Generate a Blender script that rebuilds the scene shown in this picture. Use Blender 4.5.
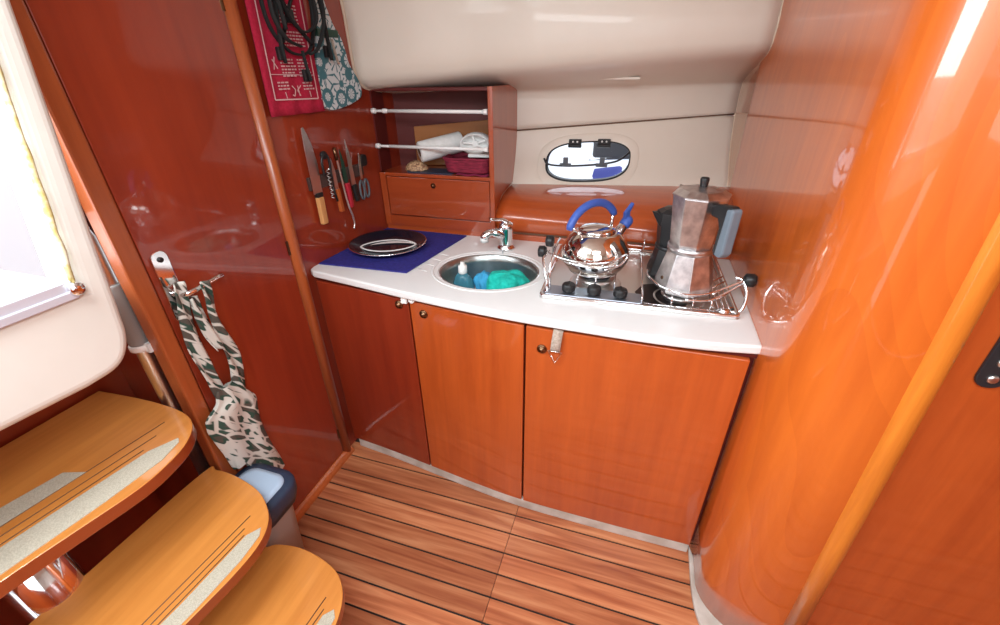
import bpy, bmesh, math, random
from mathutils import Vector, Matrix
random.seed(7)
PI = math.pi
scn = bpy.context.scene
COL = scn.collection
for o in list(bpy.data.objects):
    bpy.data.objects.remove(o)

# ------------------------------------------------------------------ camera, world, lights, exposure
cd = bpy.data.cameras.new('camera')
cam = bpy.data.objects.new('camera', cd)
COL.objects.link(cam)
cd.sensor_width = 36.0
cd.lens = 430.0 * 36.0 / 1000.0
cd.clip_start = 0.02
cam.matrix_world = Matrix(((0.9534833, -0.1350241, 0.2695145, 0.0),
                           (0.3010827, 0.4704378, -0.8294802, 0.0),
                           (-0.0147900, 0.8720418, 0.4892080, 1.543),
                           (0, 0, 0, 1)))
scn.camera = cam
scn.view_settings.view_transform = 'Standard'
scn.view_settings.look = 'None'
scn.view_settings.gamma = 1.0
scn.view_settings.exposure = 0.40
scn.view_settings.use_curve_mapping = False

world = bpy.data.worlds.new('world')
scn.world = world
world.use_nodes = True
bg = world.node_tree.nodes['Background']
bg.inputs[0].default_value = (0.90, 0.95, 1.0, 1)
bg.inputs[1].default_value = 1.6


def area(name, loc, target, sx, sy, power, color=(1, 1, 1)):
    l = bpy.data.lights.new(name, 'AREA')
    l.shape = 'RECTANGLE'
    l.size = sx
    l.size_y = sy
    l.energy = power
    l.color = color
    o = bpy.data.objects.new(name, l)
    COL.objects.link(o)
    o.location = loc
    d = Vector(target) - Vector(loc)
    o.rotation_euler = d.to_track_quat('-Z', 'Y').to_euler()
    return o


# daylight through the companionway, the sliding hatch over the steps and the deck hatch overhead
area('companionway_daylight', (-1.5, 0.0, 1.75), (0.6, 0.6, 0.9), 0.7, 0.6, 17, (0.86, 0.95, 1.0))
area('sliding_hatch_daylight', (-0.75, -0.05, 1.98), (-0.7, 0.1, 0.0), 0.6, 0.7, 14, (0.86, 0.95, 1.0))
area('deck_hatch_daylight', (0.15, -0.1, 2.00), (0.05, 0.5, 0.6), 0.7, 0.6, 22, (0.86, 0.95, 1.0))
area('saloon_fill', (0.5, -1.05, 1.6), (-0.4, 1.3, 0.9), 1.2, 0.8, 7, (0.86, 0.95, 1.0))  # added fill lamp behind the camera, no opening there


# ------------------------------------------------------------------ materials
def principled(name, col=(0.8, 0.8, 0.8), rough=0.5, metal=0.0, coat=0.0, coat_rough=0.05, trans=0.0, ior=1.45, sheen=0.0):
    m = bpy.data.materials.new(name)
    m.use_nodes = True
    b = m.node_tree.nodes['Principled BSDF']
    b.inputs['Base Color'].default_value = (*col, 1)
    b.inputs['Roughness'].default_value = rough
    b.inputs['Metallic'].default_value = metal
    b.inputs['Coat Weight'].default_value = coat
    b.inputs['Coat Roughness'].default_value = coat_rough
    b.inputs['Transmission Weight'].default_value = trans
    b.inputs['IOR'].default_value = ior
    b.inputs['Sheen Weight'].default_value = sheen
    return m


def nodes(m):
    nt = m.node_tree
    return nt, nt.nodes, nt.links, nt.nodes['Principled BSDF']


def ramp(nt, stops):
    r = nt.nodes.new('ShaderNodeValToRGB')
    el = r.color_ramp.elements
    while len(el) < len(stops):
        el.new(0.5)
    for e, (p, c) in zip(el, stops):
        e.position = p
        e.color = (*c, 1)
    return r


def mapping(nt, scale, rot=(0, 0, 0), loc=(0, 0, 0)):
    t = nt.nodes.new('ShaderNodeTexCoord')
    mp = nt.nodes.new('ShaderNodeMapping')
    mp.inputs['Scale'].default_value = scale
    mp.inputs['Rotation'].default_value = rot
    mp.inputs['Location'].default_value = loc
    nt.links.new(t.outputs['Object'], mp.inputs['Vector'])
    return mp


def wood(name, dark, light, grain='Z', scale=30, rough=0.35, coat=1.0, coat_rough=0.04, figure=0.0, loc=(0, 0, 0)):
    m = principled(name, light, rough, coat=coat, coat_rough=coat_rough)
    nt, N, L, b = nodes(m)
    s = [scale, scale, scale]
    s['XYZ'.index(grain)] = scale / 14
    mp = mapping(nt, s, loc=loc)
    n1 = N.new('ShaderNodeTexNoise')
    n1.inputs['Scale'].default_value = 1.0
    n1.inputs['Detail'].default_value = 5
    n1.inputs['Roughness'].default_value = 0.6
    L.new(mp.outputs[0], n1.inputs['Vector'])
    s2 = [2.2, 2.2, 2.2]
    s2['XYZ'.index(grain)] = 0.7
    mp2 = mapping(nt, s2, loc=loc)
    n2 = N.new('ShaderNodeTexNoise')
    n2.inputs['Scale'].default_value = 1.0
    n2.inputs['Detail'].default_value = 2
    L.new(mp2.outputs[0], n2.inputs['Vector'])
    src = n1.outputs['Fac']
    mix = N.new('ShaderNodeMath')
    mix.operation = 'MULTIPLY_ADD'
    L.new(n2.outputs['Fac'], mix.inputs[0])
    mix.inputs[1].default_value = 0.5
    half = N.new('ShaderNodeMath')
    half.operation = 'MULTIPLY'
    half.inputs[1].default_value = 0.5
    L.new(src, half.inputs[0])
    L.new(half.outputs[0], mix.inputs[2])
    out = mix.outputs[0]
    if figure:
        mp3 = mapping(nt, (2.0, 2.0, 0.8), loc=(3.1, 2.0, 0.3))
        w = N.new('ShaderNodeTexNoise')
        w.inputs['Scale'].default_value = 1.3
        w.inputs['Detail'].default_value = 1.0
        L.new(mp3.outputs[0], w.inputs['Vector'])
        wm = N.new('ShaderNodeMath')
        wm.operation = 'MULTIPLY'
        wm.inputs[1].default_value = 14.0
        L.new(w.outputs['Fac'], wm.inputs[0])
        ws = N.new('ShaderNodeMath')
        ws.operation = 'FRACT'
        L.new(wm.outputs[0], ws.inputs[0])
        m2 = N.new('ShaderNodeMath')
        m2.operation = 'MULTIPLY_ADD'
        L.new(ws.outputs[0], m2.inputs[0])
        m2.inputs[1].default_value = figure
        L.new(out, m2.inputs[2])
        out = m2.outputs[0]
    r = ramp(nt, [(0.30, dark), (0.68 + figure * 0.5, light)])
    L.new(out, r.inputs[0])
    L.new(r.outputs[0], b.inputs['Base Color'])
    return m


def noisy(name, a, c, scale=20, rough=0.5, metal=0.0, coat=0.0, bump=0.0, detail=4, lo=0.35, hi=0.65, stretch=(1, 1, 1)):
    m = principled(name, a, rough, metal, coat)
    nt, N, L, b = nodes(m)
    mp = mapping(nt, [scale * s for s in stretch])
    n = N.new('ShaderNodeTexNoise')
    n.inputs['Scale'].default_value = 1.0
    n.inputs['Detail'].default_value = detail
    L.new(mp.outputs[0], n.inputs['Vector'])
    r = ramp(nt, [(lo, a), (hi, c)])
    L.new(n.outputs['Fac'], r.inputs[0])
    L.new(r.outputs[0], b.inputs['Base Color'])
    if bump:
        bp = N.new('ShaderNodeBump')
        bp.inputs['Strength'].default_value = bump
        bp.inputs['Distance'].default_value = 0.002
        L.new(n.outputs['Fac'], bp.inputs['Height'])
        L.new(bp.outputs[0], b.inputs['Normal'])
    return m


def teak(name):
    """teak planks with their long side along X, each 0.08 wide, tone differs plank by plank"""
    m = principled(name, (0.4, 0.15, 0.05), 0.38, coat=0.25, coat_rough=0.25)
    nt, N, L, b = nodes(m)
    mp = mapping(nt, (1.5, 26, 26))
    n = N.new('ShaderNodeTexNoise')
    n.inputs['Scale'].default_value = 1.6
    n.inputs['Detail'].default_value = 6
    n.inputs['Distortion'].default_value = 0.6
    t = N.new('ShaderNodeTexCoord')
    sep = N.new('ShaderNodeSeparateXYZ')
    L.new(t.outputs['Object'], sep.inputs[0])
    # plank index
    sub = N.new('ShaderNodeMath'); sub.operation = 'SUBTRACT'; sub.inputs[1].default_value = 1.138
    L.new(sep.outputs[1], sub.inputs[0])
    dv = N.new('ShaderNodeMath'); dv.operation = 'DIVIDE'; dv.inputs[1].default_value = 0.0797
    L.new(sub.outputs[0], dv.inputs[0])
    fl = N.new('ShaderNodeMath'); fl.operation = 'FLOOR'
    L.new(dv.outputs[0], fl.inputs[0])
    xs = N.new('ShaderNodeMath'); xs.operation = 'GREATER_THAN'; xs.inputs[1].default_value = -0.292
    L.new(sep.outputs[0], xs.inputs[0])
    cmb = N.new('ShaderNodeCombineXYZ')
    L.new(fl.outputs[0], cmb.inputs[0]); L.new(xs.outputs[0], cmb.inputs[1])
    wn = N.new('ShaderNodeTexWhiteNoise'); wn.noise_dimensions = '3D'
    L.new(cmb.outputs[0], wn.inputs['Vector'])
    ad = N.new('ShaderNodeVectorMath'); ad.operation = 'MULTIPLY_ADD'
    L.new(wn.outputs['Color'], ad.inputs[0]); ad.inputs[1].default_value = (9, 9, 9)
    L.new(mp.outputs[0], ad.inputs[2])
    L.new(ad.outputs[0], n.inputs['Vector'])
    r = ramp(nt, [(0.30, (0.30, 0.075, 0.028)), (0.52, (0.48, 0.165, 0.068)), (0.72, (0.62, 0.27, 0.125))])
    L.new(n.outputs['Fac'], r.inputs[0])
    hsv = N.new('ShaderNodeHueSaturation')
    L.new(r.outputs[0], hsv.inputs['Color'])
    v = N.new('ShaderNodeMath'); v.operation = 'MULTIPLY_ADD'
    L.new(wn.outputs['Value'], v.inputs[0]); v.inputs[1].default_value = 0.35; v.inputs[2].default_value = 0.82
    L.new(v.outputs[0], hsv.inputs['Value'])
    L.new(hsv.outputs[0], b.inputs['Base Color'])
    return m


def print_cloth(name, base, c1, c2, scale=14, seed=0.0, thr=(0.50, 0.56), rot=0.0):
    """cotton with a printed leaf or petal pattern"""
    m = principled(name, base, 0.9)
    nt, N, L, b = nodes(m)
    mp = mapping(nt, (1 / scale, 0.75 / scale, 2.6 / scale), rot=(rot, 0, 0), loc=(seed / scale,) * 3)
    mp.vector_type = 'TEXTURE'
    v = N.new('ShaderNodeTexVoronoi')
    v.feature = 'DISTANCE_TO_EDGE'
    v.inputs['Scale'].default_value = 1.0
    L.new(mp.outputs[0], v.inputs['Vector'])
    n = N.new('ShaderNodeTexNoise')
    n.inputs['Scale'].default_value = 1.1
    n.inputs['Detail'].default_value = 1
    L.new(mp.outputs[0], n.inputs['Vector'])
    r1 = ramp(nt, [(0.06, (0, 0, 0)), (0.10, (1, 1, 1))])
    L.new(v.outputs['Distance'], r1.inputs[0])
    r2 = ramp(nt, [(thr[0] - 0.03, (0, 0, 0)), (thr[0], (1, 1, 1))])
    L.new(n.outputs['Fac'], r2.inputs[0])
    r3 = ramp(nt, [(thr[1] - 0.01, c1), (thr[1] + 0.03, c2)])
    L.new(n.outputs['Fac'], r3.inputs[0])
    mul = N.new('ShaderNodeMix'); mul.data_type = 'RGBA'; mul.blend_type = 'MULTIPLY'
    mul.inputs[0].default_value = 1.0
    L.new(r1.outputs[0], mul.inputs[6]); L.new(r2.outputs[0], mul.inputs[7])
    mix = N.new('ShaderNodeMix'); mix.data_type = 'RGBA'
    L.new(mul.outputs[2], mix.inputs[0])
    mix.inputs[6].default_value = (*base, 1)
    L.new(r3.outputs[0], mix.inputs[7])
    L.new(mix.outputs[2], b.inputs['Base Color'])
    return m


ORD, ORL = (0.36, 0.055, 0.010), (0.56, 0.105, 0.017)
M = {}
M['cherry'] = wood('cherry_veneer_vertical', ORD, ORL, 'Z')
M['cherry_x'] = wood('cherry_veneer_horizontal', ORD, ORL, 'X')
M['cherry_y'] = wood('cherry_veneer_fore_aft', ORD, ORL, 'Y')
M['red'] = wood('cherry_veneer_shaded', (0.20, 0.019, 0.007), (0.32, 0.038, 0.011), 'Z', scale=24)  # darker copy of the cabin wood; dim light on the left put into its colour
M['red_x'] = wood('cherry_veneer_shaded_horizontal', (0.22, 0.03, 0.010), (0.36, 0.055, 0.016), 'X', scale=24)  # same shade-darkened wood with horizontal grain
M['mid'] = wood('reddish_cherry_vertical', (0.28, 0.040, 0.010), (0.45, 0.078, 0.016), 'Z')
M['mid_x'] = wood('reddish_cherry_horizontal', (0.28, 0.038, 0.010), (0.43, 0.072, 0.016), 'X')
M['column'] = wood('cherry_veneer_figured', (0.46, 0.078, 0.009), (0.66, 0.145, 0.016), 'Z', scale=22, figure=0.09)
M['trimwood'] = wood('solid_cherry_trim', (0.34, 0.065, 0.015), (0.54, 0.13, 0.028), 'Z', scale=70, rough=0.4, coat=0.6, coat_rough=0.15)
M['strip'] = wood('solid_cherry_moulding', (0.48, 0.11, 0.012), (0.74, 0.235, 0.025), 'Z', scale=60, rough=0.35, coat=0.8, coat_rough=0.12)
M['tread'] = wood('varnished_step_wood', (0.52, 0.17, 0.028), (0.80, 0.335, 0.075), 'Y', scale=26, coat_rough=0.08)
M['edge'] = principled('dark_step_edge', (0.30, 0.055, 0.012), 0.35, coat=0.7)
M['teak'] = teak('teak_planks')
M['caulk'] = principled('black_caulk', (0.012, 0.008, 0.007), 0.6)
M['cream'] = noisy('cream_gelcoat', (0.70, 0.63, 0.54), (0.75, 0.68, 0.585), 3, rough=0.42, coat=0.15)
M['bulk'] = noisy('cream_fibreglass', (0.74, 0.71, 0.64), (0.80, 0.77, 0.70), 4, rough=0.35, coat=0.3)
M['piping'] = principled('beige_piping', (0.62, 0.50, 0.38), 0.5)
M['seam'] = principled('dark_seam', (0.14, 0.07, 0.04), 0.7)
M['white'] = principled('white_plastic', (0.86, 0.86, 0.84), 0.35)
M['solid'] = principled('white_worktop', (0.80, 0.80, 0.79), 0.28, coat=0.3)
M['chrome'] = principled('polished_chrome', (0.86, 0.86, 0.87), 0.08, 1.0)
M['steel'] = principled('brushed_steel', (0.74, 0.73, 0.71), 0.32, 1.0)
M['darksteel'] = noisy('sink_steel', (0.34, 0.37, 0.36), (0.48, 0.50, 0.49), 20, rough=0.3, metal=1.0)
M['alu'] = noisy('cast_aluminium', (0.46, 0.45, 0.46), (0.78, 0.77, 0.77), 30, rough=0.34, metal=1.0, detail=6)
M['alurail'] = principled('anodised_aluminium', (0.62, 0.63, 0.70), 0.35, 0.3)
M['black'] = principled('black_plastic', (0.015, 0.015, 0.016), 0.42)
M['iron'] = principled('black_enamel', (0.02, 0.02, 0.022), 0.35)
M['blackgloss'] = principled('black_glaze', (0.008, 0.009, 0.018), 0.12)
M['blackcloth'] = principled('black_webbing', (0.014, 0.015, 0.015), 0.85)
M['rubber'] = principled('grey_foam', (0.30, 0.29, 0.28), 0.8)
M['grip'] = noisy('beige_grip_tape', (0.44, 0.40, 0.31), (0.56, 0.52, 0.42), 420, rough=0.9, bump=0.4, detail=3, lo=0.4, hi=0.6)
M['plinthgrey'] = noisy('scuffed_plinth', (0.46, 0.41, 0.35), (0.66, 0.62, 0.56), 12, rough=0.7)
M['foam'] = noisy('weathered_yellow_foam', (0.50, 0.38, 0.12), (0.74, 0.68, 0.50), 60, rough=0.95, bump=0.8)
M['blue'] = noisy('navy_mat_fabric', (0.018, 0.016, 0.16), (0.028, 0.026, 0.23), 80, rough=0.8)
M['handleblue'] = principled('blue_silicone', (0.05, 0.11, 0.42), 0.45)
M['brass'] = principled('bronze', (0.20, 0.11, 0.06), 0.3, 1.0)
M['red_towel'] = noisy('crimson_cotton', (0.36, 0.008, 0.035), (0.44, 0.014, 0.048), 120, rough=0.95)
M['print'] = principled('faded_white_print', (0.66, 0.42, 0.42), 0.9)
M['leafcloth'] = print_cloth('green_leaf_print_cotton', (0.62, 0.60, 0.54), (0.03, 0.07, 0.05), (0.09, 0.075, 0.06), 27, 3.3, (0.42, 0.52), rot=0.6)
M['flowercloth'] = None
M['paper'] = noisy('paper', (0.80, 0.80, 0.77), (0.88, 0.88, 0.86), 50, rough=0.95)
M['turq'] = noisy('turquoise_microfibre', (0.0, 0.42, 0.34), (0.02, 0.56, 0.46), 90, rough=0.95, bump=0.5)
M['skyblue'] = principled('blue_sponge_cloth', (0.05, 0.35, 0.62), 0.9)
M['liquid'] = principled('blue_detergent', (0.12, 0.42, 0.55), 0.1, trans=0.6, ior=1.35)
M['clear'] = principled('clear_plastic', (0.85, 0.92, 0.95), 0.05, trans=1.0, ior=1.2)
M['glass'] = principled('window_glass', (0.93, 0.96, 1.0), 0.02, trans=1.0, ior=1.02)
M['basket'] = noisy('dark_red_wicker', (0.15, 0.008, 0.025), (0.30, 0.02, 0.05), 60, rough=0.8, bump=0.6, stretch=(0.5, 0.5, 2.5))
M['nuts'] = noisy('brown_nuts', (0.16, 0.06, 0.03), (0.72, 0.48, 0.27), 130, rough=0.6, bump=0.8)
M['purple'] = principled('plum_cloth', (0.20, 0.012, 0.05), 0.9)
M['knifewood'] = wood('pale_knife_handle_wood', (0.50, 0.22, 0.07), (0.74, 0.40, 0.16), 'Z', scale=60, coat=0.2)
M['darkgreen'] = principled('dark_green_plastic', (0.01, 0.06, 0.04), 0.4)
M['redplastic'] = principled('red_plastic', (0.45, 0.02, 0.04), 0.35)
M['greyplastic'] = principled('grey_plastic', (0.10, 0.115, 0.13), 0.45)
M['navyplastic'] = principled('navy_bin_plastic', (0.025, 0.04, 0.075), 0.38)
M['paleblue'] = principled('pale_blue_lid', (0.42, 0.55, 0.70), 0.4)
M['bingrey'] = principled('grey_bin_plastic', (0.36, 0.32, 0.29), 0.5)
M['handlegrey'] = principled('blue_grey_handle_insert', (0.15, 0.19, 0.23), 0.45)
M['webbing'] = noisy('taupe_webbing', (0.36, 0.28, 0.22), (0.52, 0.43, 0.36), 200, rough=0.9)
M['sailblue'] = principled('blue_sail_canvas', (0.04, 0.05, 0.26), 0.8)
M['deckwhite'] = principled('white_gelcoat', (0.85, 0.87, 0.9), 0.4)
M['board'] = wood('oiled_board', (0.26, 0.09, 0.02), (0.40, 0.16, 0.05), 'X', scale=30, coat=0.1)
M['plumred'] = principled('cupboard_lining', (0.10, 0.010, 0.008), 0.5)
M['postwood'] = wood('dark_cherry_post', (0.28, 0.055, 0.014), (0.44, 0.105, 0.026), 'Z', scale=70, rough=0.4, coat=0.6, coat_rough=0.2)


def flower_cloth():
    m = principled('teal_flower_print_cotton', (0.6, 0.64, 0.64), 0.9)
    nt, N, L, b = nodes(m)
    mp = mapping(nt, (1, 25, 25), loc=(0, -25.3, -25.3))
    v = N.new('ShaderNodeTexVoronoi'); v.inputs['Scale'].default_value = 0.62; v.inputs['Randomness'].default_value = 0.6
    L.new(mp.outputs[0], v.inputs['Vector'])
    sb = N.new('ShaderNodeVectorMath'); sb.operation = 'SUBTRACT'
    L.new(mp.outputs[0], sb.inputs[0]); L.new(v.outputs['Position'], sb.inputs[1])
    # petals around each cell centre
    sp = N.new('ShaderNodeSeparateXYZ'); 
    sc = N.new('ShaderNodeVectorMath'); sc.operation = 'MULTIPLY'; sc.inputs[1].default_value = (0.62, 0.62, 0.62)
    L.new(mp.outputs[0], sc.inputs[0])
    L.new(sb.outputs[0], sp.inputs[0])
    at = N.new('ShaderNodeMath'); at.operation = 'ARCTAN2'
    L.new(sp.outputs[1], at.inputs[0]); L.new(sp.outputs[2], at.inputs[1])
    ml = N.new('ShaderNodeMath'); ml.operation = 'MULTIPLY'; ml.inputs[1].default_value = 4
    L.new(at.outputs[0], ml.inputs[0])
    sn = N.new('ShaderNodeMath'); sn.operation = 'SINE'; L.new(ml.outputs[0], sn.inputs[0])
    ab = N.new('ShaderNodeMath'); ab.operation = 'ABSOLUTE'; L.new(sn.outputs[0], ab.inputs[0])
    rg = N.new('ShaderNodeMath'); rg.operation = 'SUBTRACT'; rg.inputs[1].default_value = 0.46
    L.new(v.outputs['Distance'], rg.inputs[0])
    ra = N.new('ShaderNodeMath'); ra.operation = 'ABSOLUTE'; L.new(rg.outputs[0], ra.inputs[0])
    rm = N.new('ShaderNodeMath'); rm.operation = 'MULTIPLY'; rm.inputs[1].default_value = 4.5; L.new(ra.outputs[0], rm.inputs[0])
    mn = N.new('ShaderNodeMath'); mn.operation = 'MINIMUM'
    L.new(ab.outputs[0], mn.inputs[0]); L.new(rm.outputs[0], mn.inputs[1])
    r = ramp(nt, [(0.30, (0.06, 0.17, 0.20)), (0.42, (0.58, 0.63, 0.64))])
    L.new(mn.outputs[0], r.inputs[0])
    L.new(r.outputs[0], b.inputs['Base Color'])
    return m


M['flowercloth'] = flower_cloth()

# ------------------------------------------------------------------ builders


def bm_box(bm, x0, x1, y0, y1, z0, z1):
    vs = [bm.verts.new(p) for p in ((x0, y0, z0), (x1, y0, z0), (x1, y1, z0), (x0, y1, z0),
                                    (x0, y0, z1), (x1, y0, z1), (x1, y1, z1), (x0, y1, z1))]
    for f in ((3, 2, 1, 0), (4, 5, 6, 7), (0, 1, 5, 4), (1, 2, 6, 5), (2, 3, 7, 6), (3, 0, 4, 7)):
        bm.faces.new([vs[i] for i in f])
    return vs


def bm_tube(bm, pts, r, seg=10, closed=False, flat=1.0):
    """sweep a round (or flattened) section along points; r may be a list"""
    pts = [Vector(p) for p in pts]
    n = len(pts)
    rr = r if isinstance(r, (list, tuple)) else [r] * n
    rings = []
    up = None
    for i, p in enumerate(pts):
        a = pts[(i - 1) % n] if (closed or i > 0) else p
        c = pts[(i + 1) % n] if (closed or i < n - 1) else p
        t = (c - a).normalized()
        if up is None:
            up = Vector((0, 0, 1)) if abs(t.z) < 0.9 else Vector((0, 1, 0))
        s = t.cross(up)
        if s.length < 1e-5:
            s = t.cross(Vector((1, 0, 0)))
        s.normalize()
        up = s.cross(t).normalized()
        rings.append([bm.verts.new(p + (s * math.cos(2 * PI * k / seg) + up * math.sin(2 * PI * k / seg) * flat) * rr[i]) for k in range(seg)])
    m = n if closed else n - 1
    for i in range(m):
        A, B = rings[i], rings[(i + 1) % n]
        for k in range(seg):
            f = bm.faces.new((A[k], A[(k + 1) % seg], B[(k + 1) % seg], B[k]))
            f.smooth = True
    if not closed:
        bm.faces.new(rings[0][::-1])
        bm.faces.new(rings[-1])


def smooth_pts(pts, k=6, closed=False):
    """Catmull-Rom"""
    P = [Vector(p) for p in pts]
    n = len(P)
    out = []
    rng = range(n if closed else n - 1)
    for i in rng:
        p0 = P[(i - 1) % n] if (closed or i > 0) else P[0] * 2 - P[1]
        p1 = P[i]
        p2 = P[(i + 1) % n]
        p3 = P[(i + 2) % n] if (closed or i < n - 2) else P[-1] * 2 - P[-2]
        for j in range(k):
            t = j / k
            out.append(0.5 * ((2 * p1) + (p2 - p0) * t + (2 * p0 - 5 * p1 + 4 * p2 - p3) * t * t + (3 * p1 - p0 - 3 * p2 + p3) * t ** 3))
    if not closed:
        out.append(P[-1])
    return out


def bm_lathe(bm, prof, seg=32, c=(0, 0, 0), axis='Z', sx=1.0, sy=1.0, smooth=True, cap=True, phase=0.0):
    c = Vector(c)

    def place(r, h, a):
        u, v = r * math.cos(a) * sx, r * math.sin(a) * sy
        if axis == 'Z':
            return c + Vector((u, v, h))
        if axis == 'Y':
            return c + Vector((u, h, v))
        return c + Vector((h, u, v))
    rings = []
    for r, h in prof:
        rings.append([bm.verts.new(place(max(r, 1e-4), h, 2 * PI * k / seg + phase)) for k in range(seg)])
    for A, B in zip(rings, rings[1:]):
        for k in range(seg):
            f = bm.faces.new((A[k], A[(k + 1) % seg], B[(k + 1) % seg], B[k]))
            f.smooth = smooth
    if cap:
        bm.faces.new(rings[0][::-1])
        bm.faces.new(rings[-1])


def bm_prism(bm, pts, a, b, axis='Z'):
    """closed polygon extruded; pts are the two other coordinates in order"""
    def P(u, v, h):
        return {'Z': (u, v, h), 'Y': (u, h, v), 'X': (h, u, v)}[axis]
    A = [bm.verts.new(P(u, v, a)) for u, v in pts]
    B = [bm.verts.new(P(u, v, b)) for u, v in pts]
    n = len(pts)
    bm.faces.new(A[::-1])
    bm.faces.new(B)
    for i in range(n):
        bm.faces.new((A[i], A[(i + 1) % n], B[(i + 1) % n], B[i]))


def bm_grid(bm, rows, smooth=True, thick=0):
    vs = [[bm.verts.new(p) for p in r] for r in rows]
    for A, B in zip(vs, vs[1:]):
        for i in range(len(A) - 1):
            f = bm.faces.new((A[i], A[i + 1], B[i + 1], B[i]))
            f.smooth = smooth


def rrect(w, d, r, seg=6, cx=0, cy=0):
    pts = []
    for (sx, sy, a0) in ((1, 1, 0), (-1, 1, 90), (-1, -1, 180), (1, -1, 270)):
        for k in range(seg + 1):
            a = math.radians(a0 + 90 * k / seg)
            pts.append((cx + sx * (w / 2 - r) + r * math.cos(a), cy + sy * (d / 2 - r) + r * math.sin(a)))
    return pts


def obj(name, bm, mat, parent=None, bevel=0, bseg=2, solid=0, sub=0, loc=None, rot=None, label=None):
    bmesh.ops.recalc_face_normals(bm, faces=bm.faces)
    me = bpy.data.meshes.new(name)
    bm.to_mesh(me)
    bm.free()
    me.materials.append(M[mat] if isinstance(mat, str) else mat)
    o = bpy.data.objects.new(name, me)
    COL.objects.link(o)
    if parent:
        o.parent = parent
    if loc:
        o.location = loc
    if rot:
        o.rotation_euler = rot
    if solid:
        s = o.modifiers.new('thickness', 'SOLIDIFY')
        s.thickness = abs(solid)
        s.offset = 0 if solid > 0 else -1
    if bevel:
        b = o.modifiers.new('bevel', 'BEVEL')
        b.width = bevel
        b.segments = bseg
        b.limit_method = 'ANGLE'
        b.angle_limit = math.radians(40)
        b.harden_normals = False
    if sub:
        s = o.modifiers.new('sub', 'SUBSURF')
        s.levels = sub
        s.render_levels = sub
    if label:
        o['label'] = label
    return o


def thing(name, label, cat, loc=(0, 0, 0), rotz=0, group=None):
    o = bpy.data.objects.new(name, None)
    o.empty_display_size = 0.05
    COL.objects.link(o)
    o.location = loc
    o.rotation_euler = (0, 0, rotz)
    o['label'] = label
    o['category'] = cat
    if group:
        o['group'] = group
    return o


def tag(o, label, cat, group=None):
    o['label'] = label
    o['category'] = cat
    if group:
        o['group'] = group
    return o


def struct(name, bm, mat, parent=None, **kw):
    o = obj(name, bm, mat, parent, **kw)
    if not parent:
        o['kind'] = 'structure'
    return o


def nb():
    return bmesh.new()


def box(name, mat, dims, parent=None, st=False, **kw):
    bm = nb()
    bm_box(bm, *dims)
    return (struct if st else obj)(name, bm, mat, parent, **kw)


# ------------------------------------------------------------------ floor
XL, XR = -1.13, 0.36
bm = nb()
bm_box(bm, -1.9, 1.9, -1.35, 1.35, -0.03, -0.004)
struct('floor', bm, 'caulk')
bm = nb()
y = 1.138 + 0.0797
while y > -1.2:
    for (a, c) in ((-1.60, -0.2935), (-0.2915, 1.75)):
        bm_box(bm, a, c, y - 0.0797 + 0.0034, y - 0.0034, -0.006, 0.0)
    y -= 0.0797
struct('floor_teak', bm, 'teak')

# ------------------------------------------------------------------ left wall: jamb, door, post, galley end wall


def wx(y):
    """face of the galley end wall, which runs very slightly inboard towards the hull"""
    return -1.142 + 0.078 * (y - 1.2)


bm = nb()
bm_prism(bm, [(-1.22, 1.165), (wx(1.165), 1.165), (wx(2.15), 2.15), (-1.22, 2.15)], 0.0, 2.05)
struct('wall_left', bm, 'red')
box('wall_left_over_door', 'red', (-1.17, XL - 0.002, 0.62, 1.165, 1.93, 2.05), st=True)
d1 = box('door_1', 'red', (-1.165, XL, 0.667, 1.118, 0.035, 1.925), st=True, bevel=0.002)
box('trim_jamb', 'postwood', (-1.17, XL + 0.006, 0.618, 0.663, 0.0, 1.93), st=True, bevel=0.006)
box('trim_jamb_inner', 'seam', (-1.175, XL - 0.012, 0.66, 0.70, 0.0, 1.93), st=True)
bm = nb()
bm_tube(bm, [(XL - 0.004, 1.143, 0.0), (XL - 0.004, 1.143, 2.0)], 0.0225, 14)
struct('trim_post', bm, 'postwood')
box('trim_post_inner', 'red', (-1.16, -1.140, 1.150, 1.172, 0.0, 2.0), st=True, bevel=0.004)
bm = nb()
bm_prism(bm, [(-1.135, 0.0), (-1.108, 0.0), (-1.110, 0.012), (-1.118, 0.026), (-1.128, 0.033), (-1.135, 0.033)], -0.3, 1.165, 'Y')
struct('baseboard_left', bm, 'trimwood')
# two small bronze hinges
bm = nb()
for z in (1.02, 0.145, 1.72):
    bm_box(bm, XL - 0.001, XL + 0.003, 1.112, 1.122, z - 0.025, z + 0.025)
obj('hinge', bm, 'brass', d1)

# niche behind the steps
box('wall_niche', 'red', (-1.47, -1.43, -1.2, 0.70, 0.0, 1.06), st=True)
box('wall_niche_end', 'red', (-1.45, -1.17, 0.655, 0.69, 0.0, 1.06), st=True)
box('wall_companionway_side_outer', 'deckwhite', (-1.45, -1.21, 0.655, 0.69, 1.06, 2.05), st=True)
box('wall_light_block_lower', 'plumred', (-1.25, -1.225, 0.585, 0.69, 1.06, 1.30), st=True)  # lower piece of the added dark light blocker

box('wall_light_block', 'plumred', (-1.205, -1.172, 0.585, 0.66, 1.28, 2.05), st=True)  # added panel blocking stray daylight, coloured dark to keep the gap in shade

# companionway bulkhead in cream fibreglass: an L-shaped moulding round the opening
bm = nb()
outer = []
BX0, BX1 = -1.10, -1.0
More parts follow.
